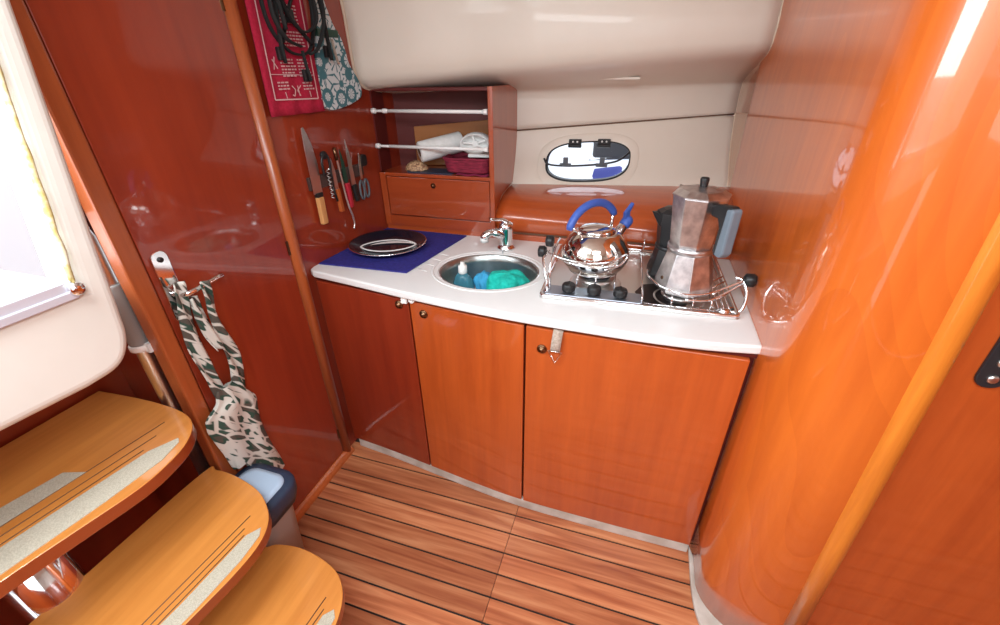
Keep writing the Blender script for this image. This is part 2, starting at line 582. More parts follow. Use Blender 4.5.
# (Y, Z) outline in plane X = -1.0, opening to -Y side
out_edge = [(0.620, 2.05), (0.578, 1.655), (0.560, 1.50), (0.533, 1.28), (0.515, 1.12), (0.506, 1.06), (0.486, 1.020), (0.455, 1.000), (0.40, 0.995), (0.258, 1.003), (-1.2, 1.03)]
in_edge = [(-1.2, 1.10), (-0.32, 1.195), (0.462, 1.192), (0.512, 1.557), (0.58, 2.05)]
in_edge = [(-1.2, 1.20), (0.462, 1.192), (0.512, 1.557), (0.575, 2.05)]
sm_ = smooth_pts([(y, z, 0) for y, z in out_edge[:-2]], 5)
bm_prism(bm, [(p.x, p.y) for p in sm_] + out_edge[-2:] + in_edge, BX0, BX1, 'X')
struct('wall_bulkhead', bm, 'bulk', bevel=0.022, bseg=5)
# frayed foam seal up the side of the opening
bm = nb()
pts = []
for k in range(25):
    t = k / 24
    pts.append((-0.998 + random.uniform(-.0015, .0015), 0.462 + 0.095 * t * 1.12 - 0.004, 1.205 + 0.76 * t))
bm_tube(bm, pts, [0.0085 + random.uniform(-.002, .002) for _ in pts], 8, flat=0.6)
tag(obj('foam_seal', bm, 'foam'), 'frayed yellowish foam seal strip along the companionway opening', 'seal')
# threshold rail with its end bracket
t = thing('threshold_rail', 'silver aluminium washboard rail along the bottom of the bright opening', 'rail', (-1.0, 0.0, 1.19))
bm = nb()
bm_box(bm, -0.035, 0.006, -1.1, 0.455, 0.0, 0.022)
bm_box(bm, -0.004, 0.010, -1.1, 0.455, -0.012, 0.004)
obj('rail_channel', bm, 'alurail', t, bevel=0.002)
bm = nb()
bm_lathe(bm, [(0.013, 0), (0.014, 0.006), (0.010, 0.012), (0.004, 0.014)], 16, (0.006, 0.455, 0.006), 'X')
obj('end_screw', bm, 'chrome', t)

# cockpit beyond the opening
box('wall_cockpit', 'deckwhite', (-2.6, -2.5, -2.0, 2.0, 0.6, 1.40), st=True)
box('floor_cockpit', 'deckwhite', (-2.6, -1.12, -2.0, 0.55, 1.08, 1.14), st=True)

# ------------------------------------------------------------------ ceiling, walls behind the camera
box('ceiling', 'bulk', (-1.2, 1.9, -1.35, 2.3, 2.05, 2.09), st=True)
box('wall_rear', 'cherry', (-1.2, 1.9, -1.40, -1.35, 0.0, 1.45), st=True)
box('wall_rear_upper', 'bulk', (-1.2, 1.9, -1.40, -1.36, 1.45, 2.09), st=True)
box('wall_saloon', 'cherry', (1.85, 1.9, -1.35, 0.9, 0.0, 1.45), st=True)
box('wall_saloon_upper', 'bulk', (1.86, 1.9, -1.35, 0.9, 1.45, 2.09), st=True)

# ------------------------------------------------------------------ cream hull lining above the galley
LP = [(1.60, 2.05), (1.617, 1.90), (1.632, 1.774), (1.637, 1.716), (1.640, 1.60), (1.646, 1.548), (1.662, 1.514), (1.70, 1.492), (1.80, 1.478),
      (1.865, 1.470), (1.895, 1.458), (1.905, 1.43), (1.90, 1.40), (1.895, 1.275)]
RP = [(1.97, 2.05), (1.945, 1.88), (1.922, 1.731), (1.912, 1.68), (1.914, 1.645), (1.928, 1.610), (1.975, 1.583), (2.10, 1.553), (2.23, 1.522),
      (2.29, 1.503), (2.322, 1.488), (2.332, 1.46), (2.338, 1.42), (2.335, 1.365)]
LQ = [(1.893, 1.268), (1.89, 1.17), (1.885, 1.04), (1.88, 0.88)]
RQ = [(2.332, 1.357), (2.25, 1.222), (2.10, 1.085), (2.03, 0.98)]


def lining(name, A, B, x0=-1.13, x1=0.376, mat='cream'):
    a = smooth_pts([(x0, y, z) for y, z in A], 5)
    c = smooth_pts([(x1, y, z) for y, z in B], 5)
    rows = []
    for p, q in zip(a, c):
        rows.append([p.lerp(q, k / 24) for k in range(25)])
    bm = nb()
    bm_grid(bm, rows)
    return rows, bm


rows, bm = lining('wall_back_upper', LP, RP)
struct('wall_back_upper', bm, 'cream', solid=0.012)
rowsQ, bmq = lining('wall_back', LQ, RQ)
bmq.free()


def hull(x, z):
    """Y of the lower lining at x, z"""
    k = (x + 1.13) / 1.506
    z = min(z, 1.268 + 0.089 * k - 0.0005)
    best = None
    for r0, r1 in zip(rowsQ, rowsQ[1:]):
        i = min(23, max(0, int(k * 24)))
        f = k * 24 - i
        a = r0[i].lerp(r0[i + 1], f)
        c = r1[i].lerp(r1[i + 1], f)
        if (a.z - z) * (c.z - z) <= 0:
            tt = (a.z - z) / (a.z - c.z + 1e-9)
            return a.y + (c.y - a.y) * tt
    return 1.893 + 0.439 * k


# lower lining, cut round the porthole opening (superellipse ring mesh)
PC = (-0.242, 1.178)      # porthole centre x, z
PA, PB = 0.186, 0.088     # half sizes of the clear opening


def stad(a, b, t):
    """stadium-like outline"""
    n = 2.7
    c, s = math.cos(t), math.sin(t)
    return a * math.copysign(abs(c) ** (2 / n), c), b * math.copysign(abs(s) ** (2 / n), s)


SL = -0.028  # tilt of the porthole in the wall


def port(a, b, t):
    u, v = stad(a, b, t)
    return PC[0] + u, PC[1] + v + u * 0.03


bm = nb()
NP = 96
ringsv = []
xa, xb = -1.13, 0.376


def zlim(x, top):
    k = (x - xa) / (xb - xa)
    return (1.268 + (1.357 - 1.268) * k) if top else (0.9 + 0.10 * k)


ins, outs = [], []
for k in range(NP):
    t = 2 * PI * k / NP
    x, z = port(PA, PB, t)
    ins.append((x, z))
    dx, dz = x - PC[0], z - PC[1]
    # ray to the border
    s = 99
    if dx > 1e-6: s = min(s, (xb - PC[0]) / dx)
    if dx < -1e-6: s = min(s, (xa - PC[0]) / dx)
    for _ in range(1):
        lo, hi = 0, s
        for it in range(30):
            mid = (lo + hi) / 2
            X, Z = PC[0] + dx * mid, PC[1] + dz * mid
            if zlim(X, False) <= Z <= zlim(X, True):
                lo = mid
            else:
                hi = mid
        s = lo
    outs.append((PC[0] + dx * s, PC[1] + dz * s))
levels = []
for j in range(13):
    f = j / 12
    L_ = []
    for (ax, az), (bx, bz) in zip(ins, outs):
        X = ax + (bx - ax) * f
        Z = az + (bz - az) * f
        L_.append(bm.verts.new((X, hull(X, Z), Z)))
    levels.append(L_)
for A, B in zip(levels, levels[1:]):
    for k in range(NP):
        f = bm.faces.new((A[k], A[(k + 1) % NP], B[(k + 1) % NP], B[k]))
        f.smooth = True
struct('wall_back', bm, 'cream', solid=0.01)
# seam between the two linings
bm = nb()
bm_tube(bm, [(xa + (xb - xa) * k / 20, hull(xa + (xb - xa) * k / 20, zlim(xa + (xb - xa) * k / 20, True) - 0.001) + 0.001, zlim(xa + (xb - xa) * k / 20, True) + 0.004) for k in range(21)], 0.0035, 8)
struct('trim_seam', bm, 'seam')
# piping where the lining meets the right panel and the left wall
bm = nb()
pp = smooth_pts([(0.366, y - 0.004, z) for y, z in RP + RQ[:3]], 4)
bm_tube(bm, pp, 0.007, 8)
struct('trim_piping_right', bm, 'piping')
bm = nb()
pp = smooth_pts([(wx(y) + 0.002, y - 0.004, z) for y, z in LP[:9]], 4)
bm_tube(bm, pp, 0.006, 8)
struct('trim_piping_left', bm, 'piping')
# slim courtesy light slot under the bulge
bm = nb()
bm_box(bm, -0.235, -0.055, 2.02, 2.045, 1.506, 1.516)
tag(obj('courtesy_light', bm, 'cream', bevel=0.003), 'slim beige courtesy light under the cream deckhead bulge above the porthole', 'light')

# ------------------------------------------------------------------ porthole
w = bpy.data.objects.new('window_1', None)
COL.objects.link(w)
w['kind'] = 'structure'


def port_ring(bm, a0, b0, a1, b1, dy0, dy1, n=96):
    """flat ring lying on the wall between two outlines, with thickness towards the cabin"""
    rr = []
    for (a, b, dy) in ((a0, b0, dy0), (a0, b0, dy1), (a1, b1, dy1), (a1, b1, dy0)):
        ring = []
        for k in range(n):
            t = 2 * PI * k / n
            x, z = port(a, b, t)
            ring.append(bm.verts.new((x, hull(x, z) + dy, z)))
        rr.append(ring)
    for i in range(4):
        A, B = rr[i], rr[(i + 1) % 4]
        for k in range(n):
            f = bm.faces.new((A[k], A[(k + 1) % n], B[(k + 1) % n], B[k]))
            f.smooth = True


bm = nb(); port_ring(bm, 0.186, 0.080, 0.222, 0.112, 0.004, -0.008); obj('window_frame', bm, 'cream', w, bevel=0.002)
bm = nb(); port_ring(bm, 0.222, 0.112, 0.226, 0.115, 0.002, -0.003); obj('frame_shadow_gap', bm, 'seam', w)
bm = nb(); port_ring(bm, 0.180, 0.075, 0.187, 0.082, 0.03, -0.010); obj('gasket', bm, 'black', w, bevel=0.003)
bm = nb()
rows_ = []
for j in range(7):
    f = j / 6
    rows_.append([(lambda xz: (xz[0], hull(*xz) + 0.014, xz[1]))(port(0.178 * f + 1e-4, 0.074 * f + 1e-4, 2 * PI * k / 64)) for k in range(65)])
bm_grid(bm, rows_)
obj('pane', bm, 'glass', w, solid=0.004)
for sx in (-0.065, 0.062):
    bm = nb()
    x = PC[0] + sx
    yy = hull(x, 1.26)
    bm_box(bm, x - 0.028, x + 0.028, yy - 0.022, yy - 0.002, 1.236, 1.268)
    bm_lathe(bm, [(0.008, -0.03), (0.008, 0.03)], 10, (x, yy - 0.02, 1.240), 'X')
    h = obj('hinge', bm, 'black', w, bevel=0.003)
    bm = nb()
    for q in (-0.009, 0.011):
        bm_lathe(bm, [(0.0045, 0), (0.003, -0.002)], 10, (x + q, yy - 0.022, 1.258), 'Y')
    obj('hinge_screw', bm, 'white', h)
# the opened inner frame bar with its two catches
bm = nb()
pts = smooth_pts([(PC[0] - 0.195, 0, 1.190), (PC[0] - 0.17, 0, 1.166), (PC[0] - 0.08, 0, 1.160), (PC[0] + 0.04, 0, 1.166), (PC[0] + 0.13, 0, 1.18), (PC[0] + 0.180, 0, 1.215)], 6)
bm_tube(bm, [(p.x, hull(p.x, p.z) - 0.014, p.z) for p in pts], 0.0045, 8)
obj('opening_frame', bm, 'iron', w)
for sx in (-0.095, 0.065):
    bm = nb()
    x = PC[0] + sx
    yy = hull(x, 1.165) - 0.016
    bm_box(bm, x - 0.026, x + 0.026, yy - 0.008, yy + 0.004, 1.156, 1.172)
    bm_box(bm, x - 0.010, x + 0.012, yy - 0.014, yy, 1.165, 1.198)
    obj('catch', bm, 'greyplastic', w, bevel=0.003)
# outside the porthole: neighbouring boat with its sail cover and dark hood
box('wall_neighbour_boat', 'deckwhite', (-3.2, 2.6, 4.6, 4.7, 0.3, 1.9), st=True)
bm = nb()
bm_lathe(bm, [(0.02, -0.5), (0.17, -0.47), (0.24, 0.0), (0.22, 0.45), (0.02, 0.5)], 20, (0.17, 3.0, 0.80), 'X')
bm_box(bm, 0.25, 0.40, 2.95, 3.05, -0.02, 0.75)
tag(obj('sail_cover', bm, 'sailblue'), 'blue canvas sail cover seen low through the right half of the porthole', 'canvas cover')
bm = nb()
bm_prism(bm, [(3.35, 0.98), (3.8, 0.96), (3.8, 1.32), (3.4, 1.22)], -0.36, 0.85, 'X')
bm_box(bm, 0.2, 0.5, 3.5, 3.7, -0.02, 0.99)
tag(obj('spray_hood', bm, principled('charcoal_canvas', (0.06, 0.06, 0.065), 0.8), bevel=0.02), 'dark grey canvas hood seen through the upper right of the porthole', 'canvas cover')

# ------------------------------------------------------------------ curved splash panel behind worktop
SPL = [(1.722, 0.938), (1.715, 0.985), (1.722, 1.012), (1.75, 1.040), (1.81, 1.066), (1.88, 1.078), (1.99, 1.083), (2.06, 1.08)]
SPR = [(1.722, 0.938), (1.715, 0.975), (1.722, 0.995), (1.76, 1.022), (1.84, 1.052), (1.93, 1.074), (2.03, 1.090), (2.12, 1.092)]
rws, bm = lining('x', SPL, SPR, -0.568, 0.376)
struct('wall_back_splash', bm, 'cherry_x', solid=-0.012)
box('trim_splash', 'cherry_x', (-1.13, 0.376, 1.712, 1.735, 0.90, 0.930), st=True, bevel=0.003)
box('trim_splash_gap', 'seam', (-0.568, 0.376, 1.722, 1.735, 0.928, 0.942), st=True)

# ------------------------------------------------------------------ right: curved column panel, moulding, door
def col_outline(z):
    k = z / 1.33
    top = (0.545 - 0.578) * (k - 0.15) * 1.0
    pts = [(0.372, 2.45), (0.372, 2.0), (0.372, 1.6), (0.370, 1.2), (0.368, 1.05)]
    cx, cy, r = 0.568 + top, 0.990, 0.192
    cx2 = cx
    rx = cx2 - 0.368
    for j in range(1, 19):
        a = math.radians(92 * j / 18)
        pts.append((cx2 - rx * math.cos(a), cy - 0.150 * math.sin(a)))
    return pts


bm = nb()
rows_ = []
for j in range(15):
    z = 0.0 + 2.05 * j / 14
    rows_.append([(x, y, z) for x, y in col_outline(z)])
bm_grid(bm, rows_)
struct('wall_right', bm, 'column', solid=0.014)
# beige skirting bead along its foot
bm = nb()
ol = [p for p in col_outline(0.0) if p[1] < 1.13]
inn = [(0.350, 1.12), (0.349, 0.99), (0.352, 0.93), (0.360, 0.88), (0.378, 0.835), (0.42, 0.79), (0.50, 0.765), (0.575, 0.76)]
inn = [(p.x, p.y) for p in smooth_pts([(x, y, 0) for x, y in inn], 4)]
bm_prism(bm, [(x + 0.004, y + 0.004) for x, y in ol][::-1] + inn, 0.0, 0.016)
struct('baseboard_right', bm, 'plinthgrey', bevel=0.004)
bm = nb()
bm_tube(bm, [(0.578 - 0.0292 * (z - 0.2), 0.842 + 0.004 * (z - 0.2), z) for z in (0.0, 0.5, 1.0, 1.5, 2.05)], 0.026, 16)
struct('trim_moulding', bm, 'strip')
d2 = box('door_2', 'cherry', (0.575, 1.30, 0.853, 0.885, 0.02, 2.0), st=True, bevel=0.002)
box('wall_right_of_door', 'cherry', (1.30, 1.86, 0.853, 0.885, 0.0, 2.05), st=True)
t = obj('hinge_plate', (lambda b: (bm_prism(b, rrect(0.046, 0.17, 0.021, 6, 0.648, 1.115), 0.846, 0.853, 'Y'), b)[1])(nb()), 'iron', d2, bevel=0.002, label='black metal plate')
bm = nb()
for z in (1.05, 1.085, 1.12, 1.155):
    bm_lathe(bm, [(0.009, 0), (0.008, -0.003), (0.003, -0.004)], 12, (0.648, 0.846, z), 'Y')
obj('plate_screw', bm, 'steel', t)

# ------------------------------------------------------------------ base cabinets
FR = smooth_pts([(-1.135, 1.200, 0), (-0.92, 1.178, 0), (-0.71, 1.150, 0), (-0.49, 1.120, 0), (-0.278, 1.099, 0), (0.04, 1.092, 0), (0.355, 1.092, 0)], 12)


def front_y(x):
    for a, c in zip(FR, FR[1:]):
        if a.x <= x <= c.x:
            return a.y + (c.y - a.y) * (x - a.x) / (c.x - a.x)
    return FR[0].y if x < FR[0].x else FR[-1].y


def front_panel(bm, x0, x1, z0, z1, off0, off1, n=14):
    """slab following the bowed cabinet front between offsets off0 (outer) and off1 (inner)"""
    xs = [x0 + (x1 - x0) * k / n for k in range(n + 1)]
    sec = []
    for x in xs:
        y = front_y(x)
        sec.append([bm.verts.new(p) for p in ((x, y + off0, z0), (x, y + off0, z1), (x, y + off1, z1), (x, y + off1, z0))])
    for A, B in zip(sec, sec[1:]):
        for k in range(4):
            bm.faces.new((A[k], A[(k + 1) % 4], B[(k + 1) % 4], B[k]))
    bm.faces.new(sec[0][::-1])
    bm.faces.new(sec[-1])


cab = thing('galley_cabinet', 'bowed cherry wood galley base cabinet with three doors under the white worktop', 'cabinet', (-0.38, 1.4, 0))
OFFC = Vector((0.38, -1.4, 0))


def shifted(bm, v):
    bmesh.ops.translate(bm, verts=bm.verts, vec=v)
    return bm


bm = nb(); front_panel(bm, -1.128, 0.360, 0.045, 0.877, 0.024, 0.05)
obj('carcass', shifted(bm, OFFC), 'plumred', cab)
bm = nb(); front_panel(bm, -1.10, 0.345, 0.0, 0.046, 0.003, 0.02, 24)
obj('plinth', shifted(bm, OFFC), 'plinthgrey', cab, bevel=0.003, label='off-white plinth strip along the floor')
bm = nb(); front_panel(bm, -1.128, 0.362, 0.862, 0.877, 0.012, 0.03, 24)
obj('top_rail', shifted(bm, OFFC), 'plumred', cab)
for i, (x0, x1, mt, lx, lz) in enumerate(((-1.122, -0.706, 'red', -0.745, 0.838), (-0.700, -0.281, 'cherry', -0.645, 0.822), (-0.274, 0.346, 'cherry', -0.221, 0.788))):  # left door takes the shade-darkened copy of the wood
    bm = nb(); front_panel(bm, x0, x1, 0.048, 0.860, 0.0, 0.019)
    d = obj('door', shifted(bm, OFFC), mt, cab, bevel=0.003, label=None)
    bm = nb()
    yy = front_y(lx)
    bm_lathe(bm, [(0.0155, 0.002), (0.0155, -0.004), (0.0125, -0.007), (0.009, -0.005), (0.0085, -0.013), (0.002, -0.015)], 20, (lx + OFFC.x, yy + OFFC.y, lz), 'Y')
    obj('push_lock', bm, 'brass', d)
    if i == 2:
        # hanging webbing tab with wire buckle
        bm = nb()
        x, y = -0.172, front_y(-0.172)
        bm_grid(bm, smoothrows := [[(x + sx * 0.015 - 0.006 * k / 6, y - 0.002 - 0.010 * math.sin(k / 6 * 2.4), 0.868 - 0.075 * k / 6) for sx in (-1, 1)] for k in range(7)])
        obj('strap', shifted(bm, OFFC), 'webbing', d, solid=0.003, label='grey webbing strap')
        bm = nb()
        zt = 0.793
        bm_tube(bm, [(x - 0.027, y - 0.011, zt), (x + 0.015, y - 0.011, zt), (x - 0.004, y - 0.013, zt - 0.040)], 0.0030, 6, closed=True)
        obj('buckle', shifted(bm, OFFC), 'chrome', d)
# white child catch between the two left doors
bm = nb()
x, y = -0.702, front_y(-0.702)
for dx in (-0.014, 0.014):
    bm_lathe(bm, [(0.012, 0.0), (0.012, -0.008), (0.0065, -0.010), (0.0055, -0.004)], 16, (x + dx, y - 0.001, 0.868), 'Y')
bm_box(bm, x - 0.026, x - 0.004, y - 0.010, y - 0.001, 0.852, 0.862)
obj('child_catch', shifted(bm, OFFC), 'white', cab, bevel=0.001, label='small white plastic catch')

# ------------------------------------------------------------------ worktop
SC = (-0.487, 1.376)
SRX, SRY, SROT = 0.186, 0.160, 0.13


def ell(rx, ry, n=56, c=SC, rot=SROT):
    out = []
    for k in range(n):
        a = 2 * PI * k / n
        u, v = rx * math.cos(a), ry * math.sin(a)
        out.append((c[0] + u * math.cos(rot) - v * math.sin(rot), c[1] + u * math.sin(rot) + v * math.cos(rot)))
    return out


edge = smooth_pts([(-1.118, 1.190, 0), (-0.92, 1.160, 0), (-0.70, 1.125, 0), (-0.49, 1.098, 0), (-0.278, 1.080, 0), (0.04, 1.070, 0), (0.22, 1.076, 0), (0.366, 1.096, 0)], 8)
WT = [(p.x, p.y) for p in edge] + [(0.368, 1.722), (-1.105, 1.722), (-1.141, 1.26), (-1.1445, 1.225), (-1.138, 1.203)]
cu = bpy.data.curves.new('worktop', 'CURVE')
cu.dimensions = '2D'
cu.fill_mode = 'BOTH'
for pts in (WT, ell(SRX, SRY)):
    s = cu.splines.new('POLY')
    s.points.add(len(pts) - 1)
    for p, (x, y) in zip(s.points, pts):
        p.co = (x, y, 0, 1)
    s.use_cyclic_u = True
cu.extrude = 0.007
cu.bevel_depth = 0.007
cu.bevel_resolution = 3
cu.offset = -0.007
tmp = bpy.data.objects.new('tmp', cu)
COL.objects.link(tmp)
dg = bpy.context.evaluated_depsgraph_get()
me = bpy.data.meshes.new_from_object(tmp.evaluated_get(dg))
bpy.data.objects.remove(tmp)
bm = nb()
bm.from_mesh(me)
bmesh.ops.remove_doubles(bm, verts=bm.verts, dist=1e-5)
wt = thing('worktop', 'white moulded galley worktop with a bowed front edge', 'worktop', (-0.38, 1.4, 0.892))
shifted(bm, (0.38, -1.4, 0))
for f in bm.faces:
    f.smooth = False
me.free if False else None
obj('worktop_slab', bm, 'solid', wt)
# raised ring moulded round the sink and drainer ribs on its left
bm = nb()
bm_tube(bm, [(x + 0.38, y - 1.4, 0.0135) for x, y in ell(SRX + 0.022, SRY + 0.020)], 0.005, 8, closed=True, flat=0.6)
obj('raised_rim', bm, 'solid', wt)
for k in range(4):
    bm = nb()
    a = [(-0.70 + 0.004 * k, 1.30 + 0.055 * k), (-0.745 - 0.012 * k, 1.315 + 0.058 * k)]
    bm_tube(bm, [(x + 0.38, y - 1.4, 0.0128) for x, y in a], 0.004, 8, flat=0.6)
    obj('drainer_rib', bm, 'solid', wt)

# ------------------------------------------------------------------ sink
sk = thing('sink', 'round stainless steel sink let into the white worktop', 'sink', (SC[0], SC[1], 0.905), SROT)
bm = nb()
ky = SRY / SRX
bm_lathe(bm, [(SRX - 0.001, -0.002), (SRX - 0.006, -0.005), (SRX - 0.012, -0.03), (SRX - 0.018, -0.11), (SRX - 0.04, -0.142), (0.05, -0.150), (0.0, -0.150)], 56, sy=ky, cap=False)
obj('basin', bm, 'darksteel', sk, solid=0.0015)
bm = nb()
bm_lathe(bm, [(0.03, -0.148), (0.032, -0.146), (0.024, -0.145), (0.0, -0.147)], 20, cap=False)
obj('drain', bm, 'chrome', sk)

# faucet
fc = thing('mixer_tap', 'short chrome mixer tap standing behind the sink', 'tap', (-0.49, 1.604, 0.9062))
fc.scale = (1.22, 1.22, 1.05)
bm = nb()
bm_lathe(bm, [(0.030, 0), (0.030, 0.006), (0.025, 0.012), (0.023, 0.02), (0.024, 0.075), (0.026, 0.085), (0.024, 0.10), (0.014, 0.108), (0.0, 0.11)], 24)
obj('tap_body', bm, 'chrome', fc)
bm = nb()
bm_tube(bm, smooth_pts([(0, 0, 0.045), (-0.022, -0.022, 0.068), (-0.042, -0.036, 0.074), (-0.056, -0.046, 0.064), (-0.058, -0.048, 0.052)], 5), [0.018] * 8 + [0.0145] * 13, 14)
obj('spout', bm, 'chrome', fc)
bm = nb()
bm_lathe(bm, [(0.0135, -0.004), (0.0135, 0.012)], 14, (-0.059, -0.049, 0.044))
obj('aerator', bm, 'white', fc, label='white aerator')
bm = nb()
bm_tube(bm, smooth_pts([(0.0, 0, 0.108), (-0.01, -0.012, 0.118), (-0.03, -0.03, 0.122), (-0.042, -0.04, 0.130)], 4), [0.016, 0.016, 0.015, 0.014, 0.013, 0.012, 0.011, 0.0105, 0.010, 0.010, 0.010, 0.010, 0.010], 12, flat=0.5)
obj('lever', bm, 'chrome', fc)
bm = nb()
bm_tube(bm, [(0.0, -0.028, 0.06), (0.004, -0.05, 0.0), (0.006, -0.060, -0.04), (0.006, -0.062, -0.10)], 0.0011, 6)
obj('plug_chain', bm, 'greyplastic', fc)

# things in the sink
bt = thing('soap_bottle', 'clear bottle of blue washing up liquid with a white cap standing in the sink', 'bottle', (-0.590, 1.372, 0.757))
bt.scale = (1.0, 1.0, 1.16)
bm = nb()
bm_lathe(bm, [(0.030, 0.002), (0.036, 0.006), (0.036, 0.075), (0.026, 0.098), (0.014, 0.110), (0.0, 0.11)], 24, sx=1.15, sy=0.8)
obj('bottle_body', bm, 'liquid', bt)
bm = nb()
bm_lathe(bm, [(0.015, 0.108), (0.017, 0.111), (0.0165, 0.134), (0.008, 0.138), (0.008, 0.146), (0.0, 0.147)], 20)
obj('cap', bm, 'white', bt)


def blob(name, mat, c, r, squash, seed, amp=0.25, freq=9, n=26):
    random.seed(seed)
    ph = [random.uniform(0, 6) for _ in range(6)]
    bm = nb()
    rows_ = []
    for j in range(n + 1):
        th = PI * j / n
        row = []
        for k in range(2 * n + 1):
            a = PI * k / n
            d = 1 + amp * (math.sin(3 * a + ph[0] + 2 * th) * 0.45 + math.sin(5 * a + ph[1] - 3 * th) * 0.3 + math.sin(freq * a + ph[2] + 5 * th) * 0.14 + math.sin(4 * th + ph[3]) * 0.3) * math.sin(th)
            row.append((c[0] + r * squash[0] * d * math.sin(th) * math.cos(a), c[1] + r * squash[1] * d * math.sin(th) * math.sin(a), c[2] + r * squash[2] * (d if th < PI / 2 else 1) * math.cos(th)))
        rows_.append(row)
    bm_grid(bm, rows_)
    bmesh.ops.remove_doubles(bm, verts=bm.verts, dist=1e-5)
    return obj(name, bm, mat)


tag(blob('dish_cloth', 'turq', (-0.418, 1.375, 0.838), 0.090, (0.98, 0.95, 0.72), 5), 'crumpled turquoise microfibre cloth heaped in the sink', 'cloth')
tag(blob('sponge_cloth', 'skyblue', (-0.522, 1.41, 0.826), 0.055, (0.62, 0.8, 0.95), 8), 'folded bright blue cloth between the bottle and the turquoise cloth', 'cloth')
tag(blob('steel_scourer', 'steel', (-0.530, 1.318, 0.800), 0.040, (1.1, 0.8, 0.6), 3, amp=0.4, freq=17), 'silver wire scourer at the front of the sink', 'scourer')

# ------------------------------------------------------------------ mat and tray on the left of the worktop
bm = nb()
matpts = [(-1.134, 1.248), (-0.765, 1.262), (-0.730, 1.50), (-0.700, 1.697), (-1.100, 1.700)]
bm_prism(bm, matpts, 0.9062, 0.912)
tag(obj('drying_mat', bm, 'blue', bevel=0.002), 'navy blue fabric drying mat on the left end of the worktop', 'mat')
pl = thing('round_tray', 'shiny black round tray with a silver rim lying on the blue mat', 'tray', (-0.960, 1.472, 0.9125))
pl.scale = (1.06, 1.12, 1.0)
bm = nb()
bm_lathe(bm, [(0.0, 0.004), (0.095, 0.004), (0.11, 0.008), (0.140, 0.024), (0.146, 0.026), (0.145, 0.021), (0.118, 0.0), (0.0, 0.0)], 56, sx=1.0, sy=0.93, cap=False)
obj('tray_dish', bm, 'blackgloss', pl)
bm = nb()
bm_tube(bm, [(0.147 * math.cos(2 * PI * k / 56), 0.137 * math.sin(2 * PI * k / 56), 0.0225) for k in range(56)], 0.0026, 8, closed=True)
obj('rim', bm, 'chrome', pl, label='silver rim')
# leaf shaped silver outline decoration in the dish
bm = nb()
lf = []
for k in range(40):
    a = 2 * PI * k / 40
    lf.append((0.105 * math.cos(a), 0.060 * math.sin(a) * abs(math.sin(a)) ** 0.35, 0.0075))
bm_tube(bm, lf, 0.005, 6, closed=True, flat=0.4)
bm_grid(bm, [[(0.085 * math.cos(a) + 0.012, 0.040 * math.sin(a) * abs(math.sin(a)) ** 0.35 * f + 0.004, 0.008) for a in [PI * k / 20 for k in range(1, 20)]] for f in (0.45, 1.0)])
obj('leaf_inlay', bm, 'white', pl, rot=(0, 0, 0.35), label='silver leaf-shaped decoration')

# ------------------------------------------------------------------ hob
HB = (0.026, 1.452)
hb = thing('gas_hob', 'two burner stainless steel gas hob with fiddle clamps set in the white worktop', 'hob', (HB[0], HB[1], 0.9062), 0.035)


def hl(x, y, z):
    """world point to hob local"""
    dx, dy = x - HB[0], y - HB[1]
    c, s = math.cos(-0.035), math.sin(-0.035)
    return (dx * c - dy * s, dx * s + dy * c, z - 0.905)


bm = nb()
bm_prism(bm, rrect(0.588, 0.475, 0.012, 4), 0.0005, 0.004)
obj('hob_tray', bm, 'steel', hb, bevel=0.001)
bm = nb()
bm_tube(bm, [(x, y, 0.008) for x, y in rrect(0.578, 0.465, 0.015, 4)], 0.007, 10, closed=True)
obj('rim', bm, 'chrome', hb)
# control panel strip
bm = nb()
bm_prism(bm, rrect(0.300, 0.066, 0.006, 3, -0.128, -0.197), 0.004, 0.017)
cp = obj('control_panel', bm, principled('panel_steel', (0.46, 0.52, 0.60), 0.42, 1.0), hb, bevel=0.002, label='blue-grey steel control panel')
for x in (-0.205, -0.125, -0.045):
    bm = nb()
    bm_lathe(bm, [(0.013, 0.017), (0.013, 0.022), (0.021, 0.023), (0.022, 0.037), (0.019, 0.045), (0.0, 0.046)], 22, (x, -0.203, 0))
    bm_box(bm, x - 0.003, x + 0.003, -0.221, -0.185, 0.040, 0.047)
    k_ = obj('control_knob', bm, 'black', hb, bevel=0.001, label='black control knob')
# burners
for (x, y, s, dz) in ((-0.10, 1.368, 1.0, 0), (0.165, 1.318, 0.92, 0)):
    p = hl(x, y, 0.905)
    bm = nb()
    bm_lathe(bm, [(0.085 * s, 0.004), (0.082 * s, 0.007), (0.070 * s, 0.004)], 36, (p[0], p[1], 0), cap=False)
    bm_lathe(bm, [(0.050 * s, 0.004), (0.052 * s, 0.012), (0.060 * s, 0.018), (0.060 * s, 0.022), (0.045 * s, 0.026), (0.040 * s, 0.026)], 32, (p[0], p[1], 0))
    bn = obj('burner', bm, 'steel', hb)
    bm = nb()
    bm_lathe(bm, [(0.044 * s, 0.024), (0.048 * s, 0.028), (0.047 * s, 0.033), (0.0, 0.035)], 32, (p[0], p[1], 0))
    obj('burner_cap', bm, 'iron', bn)
    if x > 0:
        bm = nb()
        bm_lathe(bm, [(0.088, 0.0042), (0.088, 0.0055), (0.0, 0.0056)], 8, (p[0] - 0.045, p[1] + 0.01, 0), smooth=False)  # dark eight-sided disc beside the right burner
        obj('burner_mark', bm, principled('dark_patch_steel', (0.10, 0.08, 0.08), 0.35, 1.0), hb, label='dark patch')
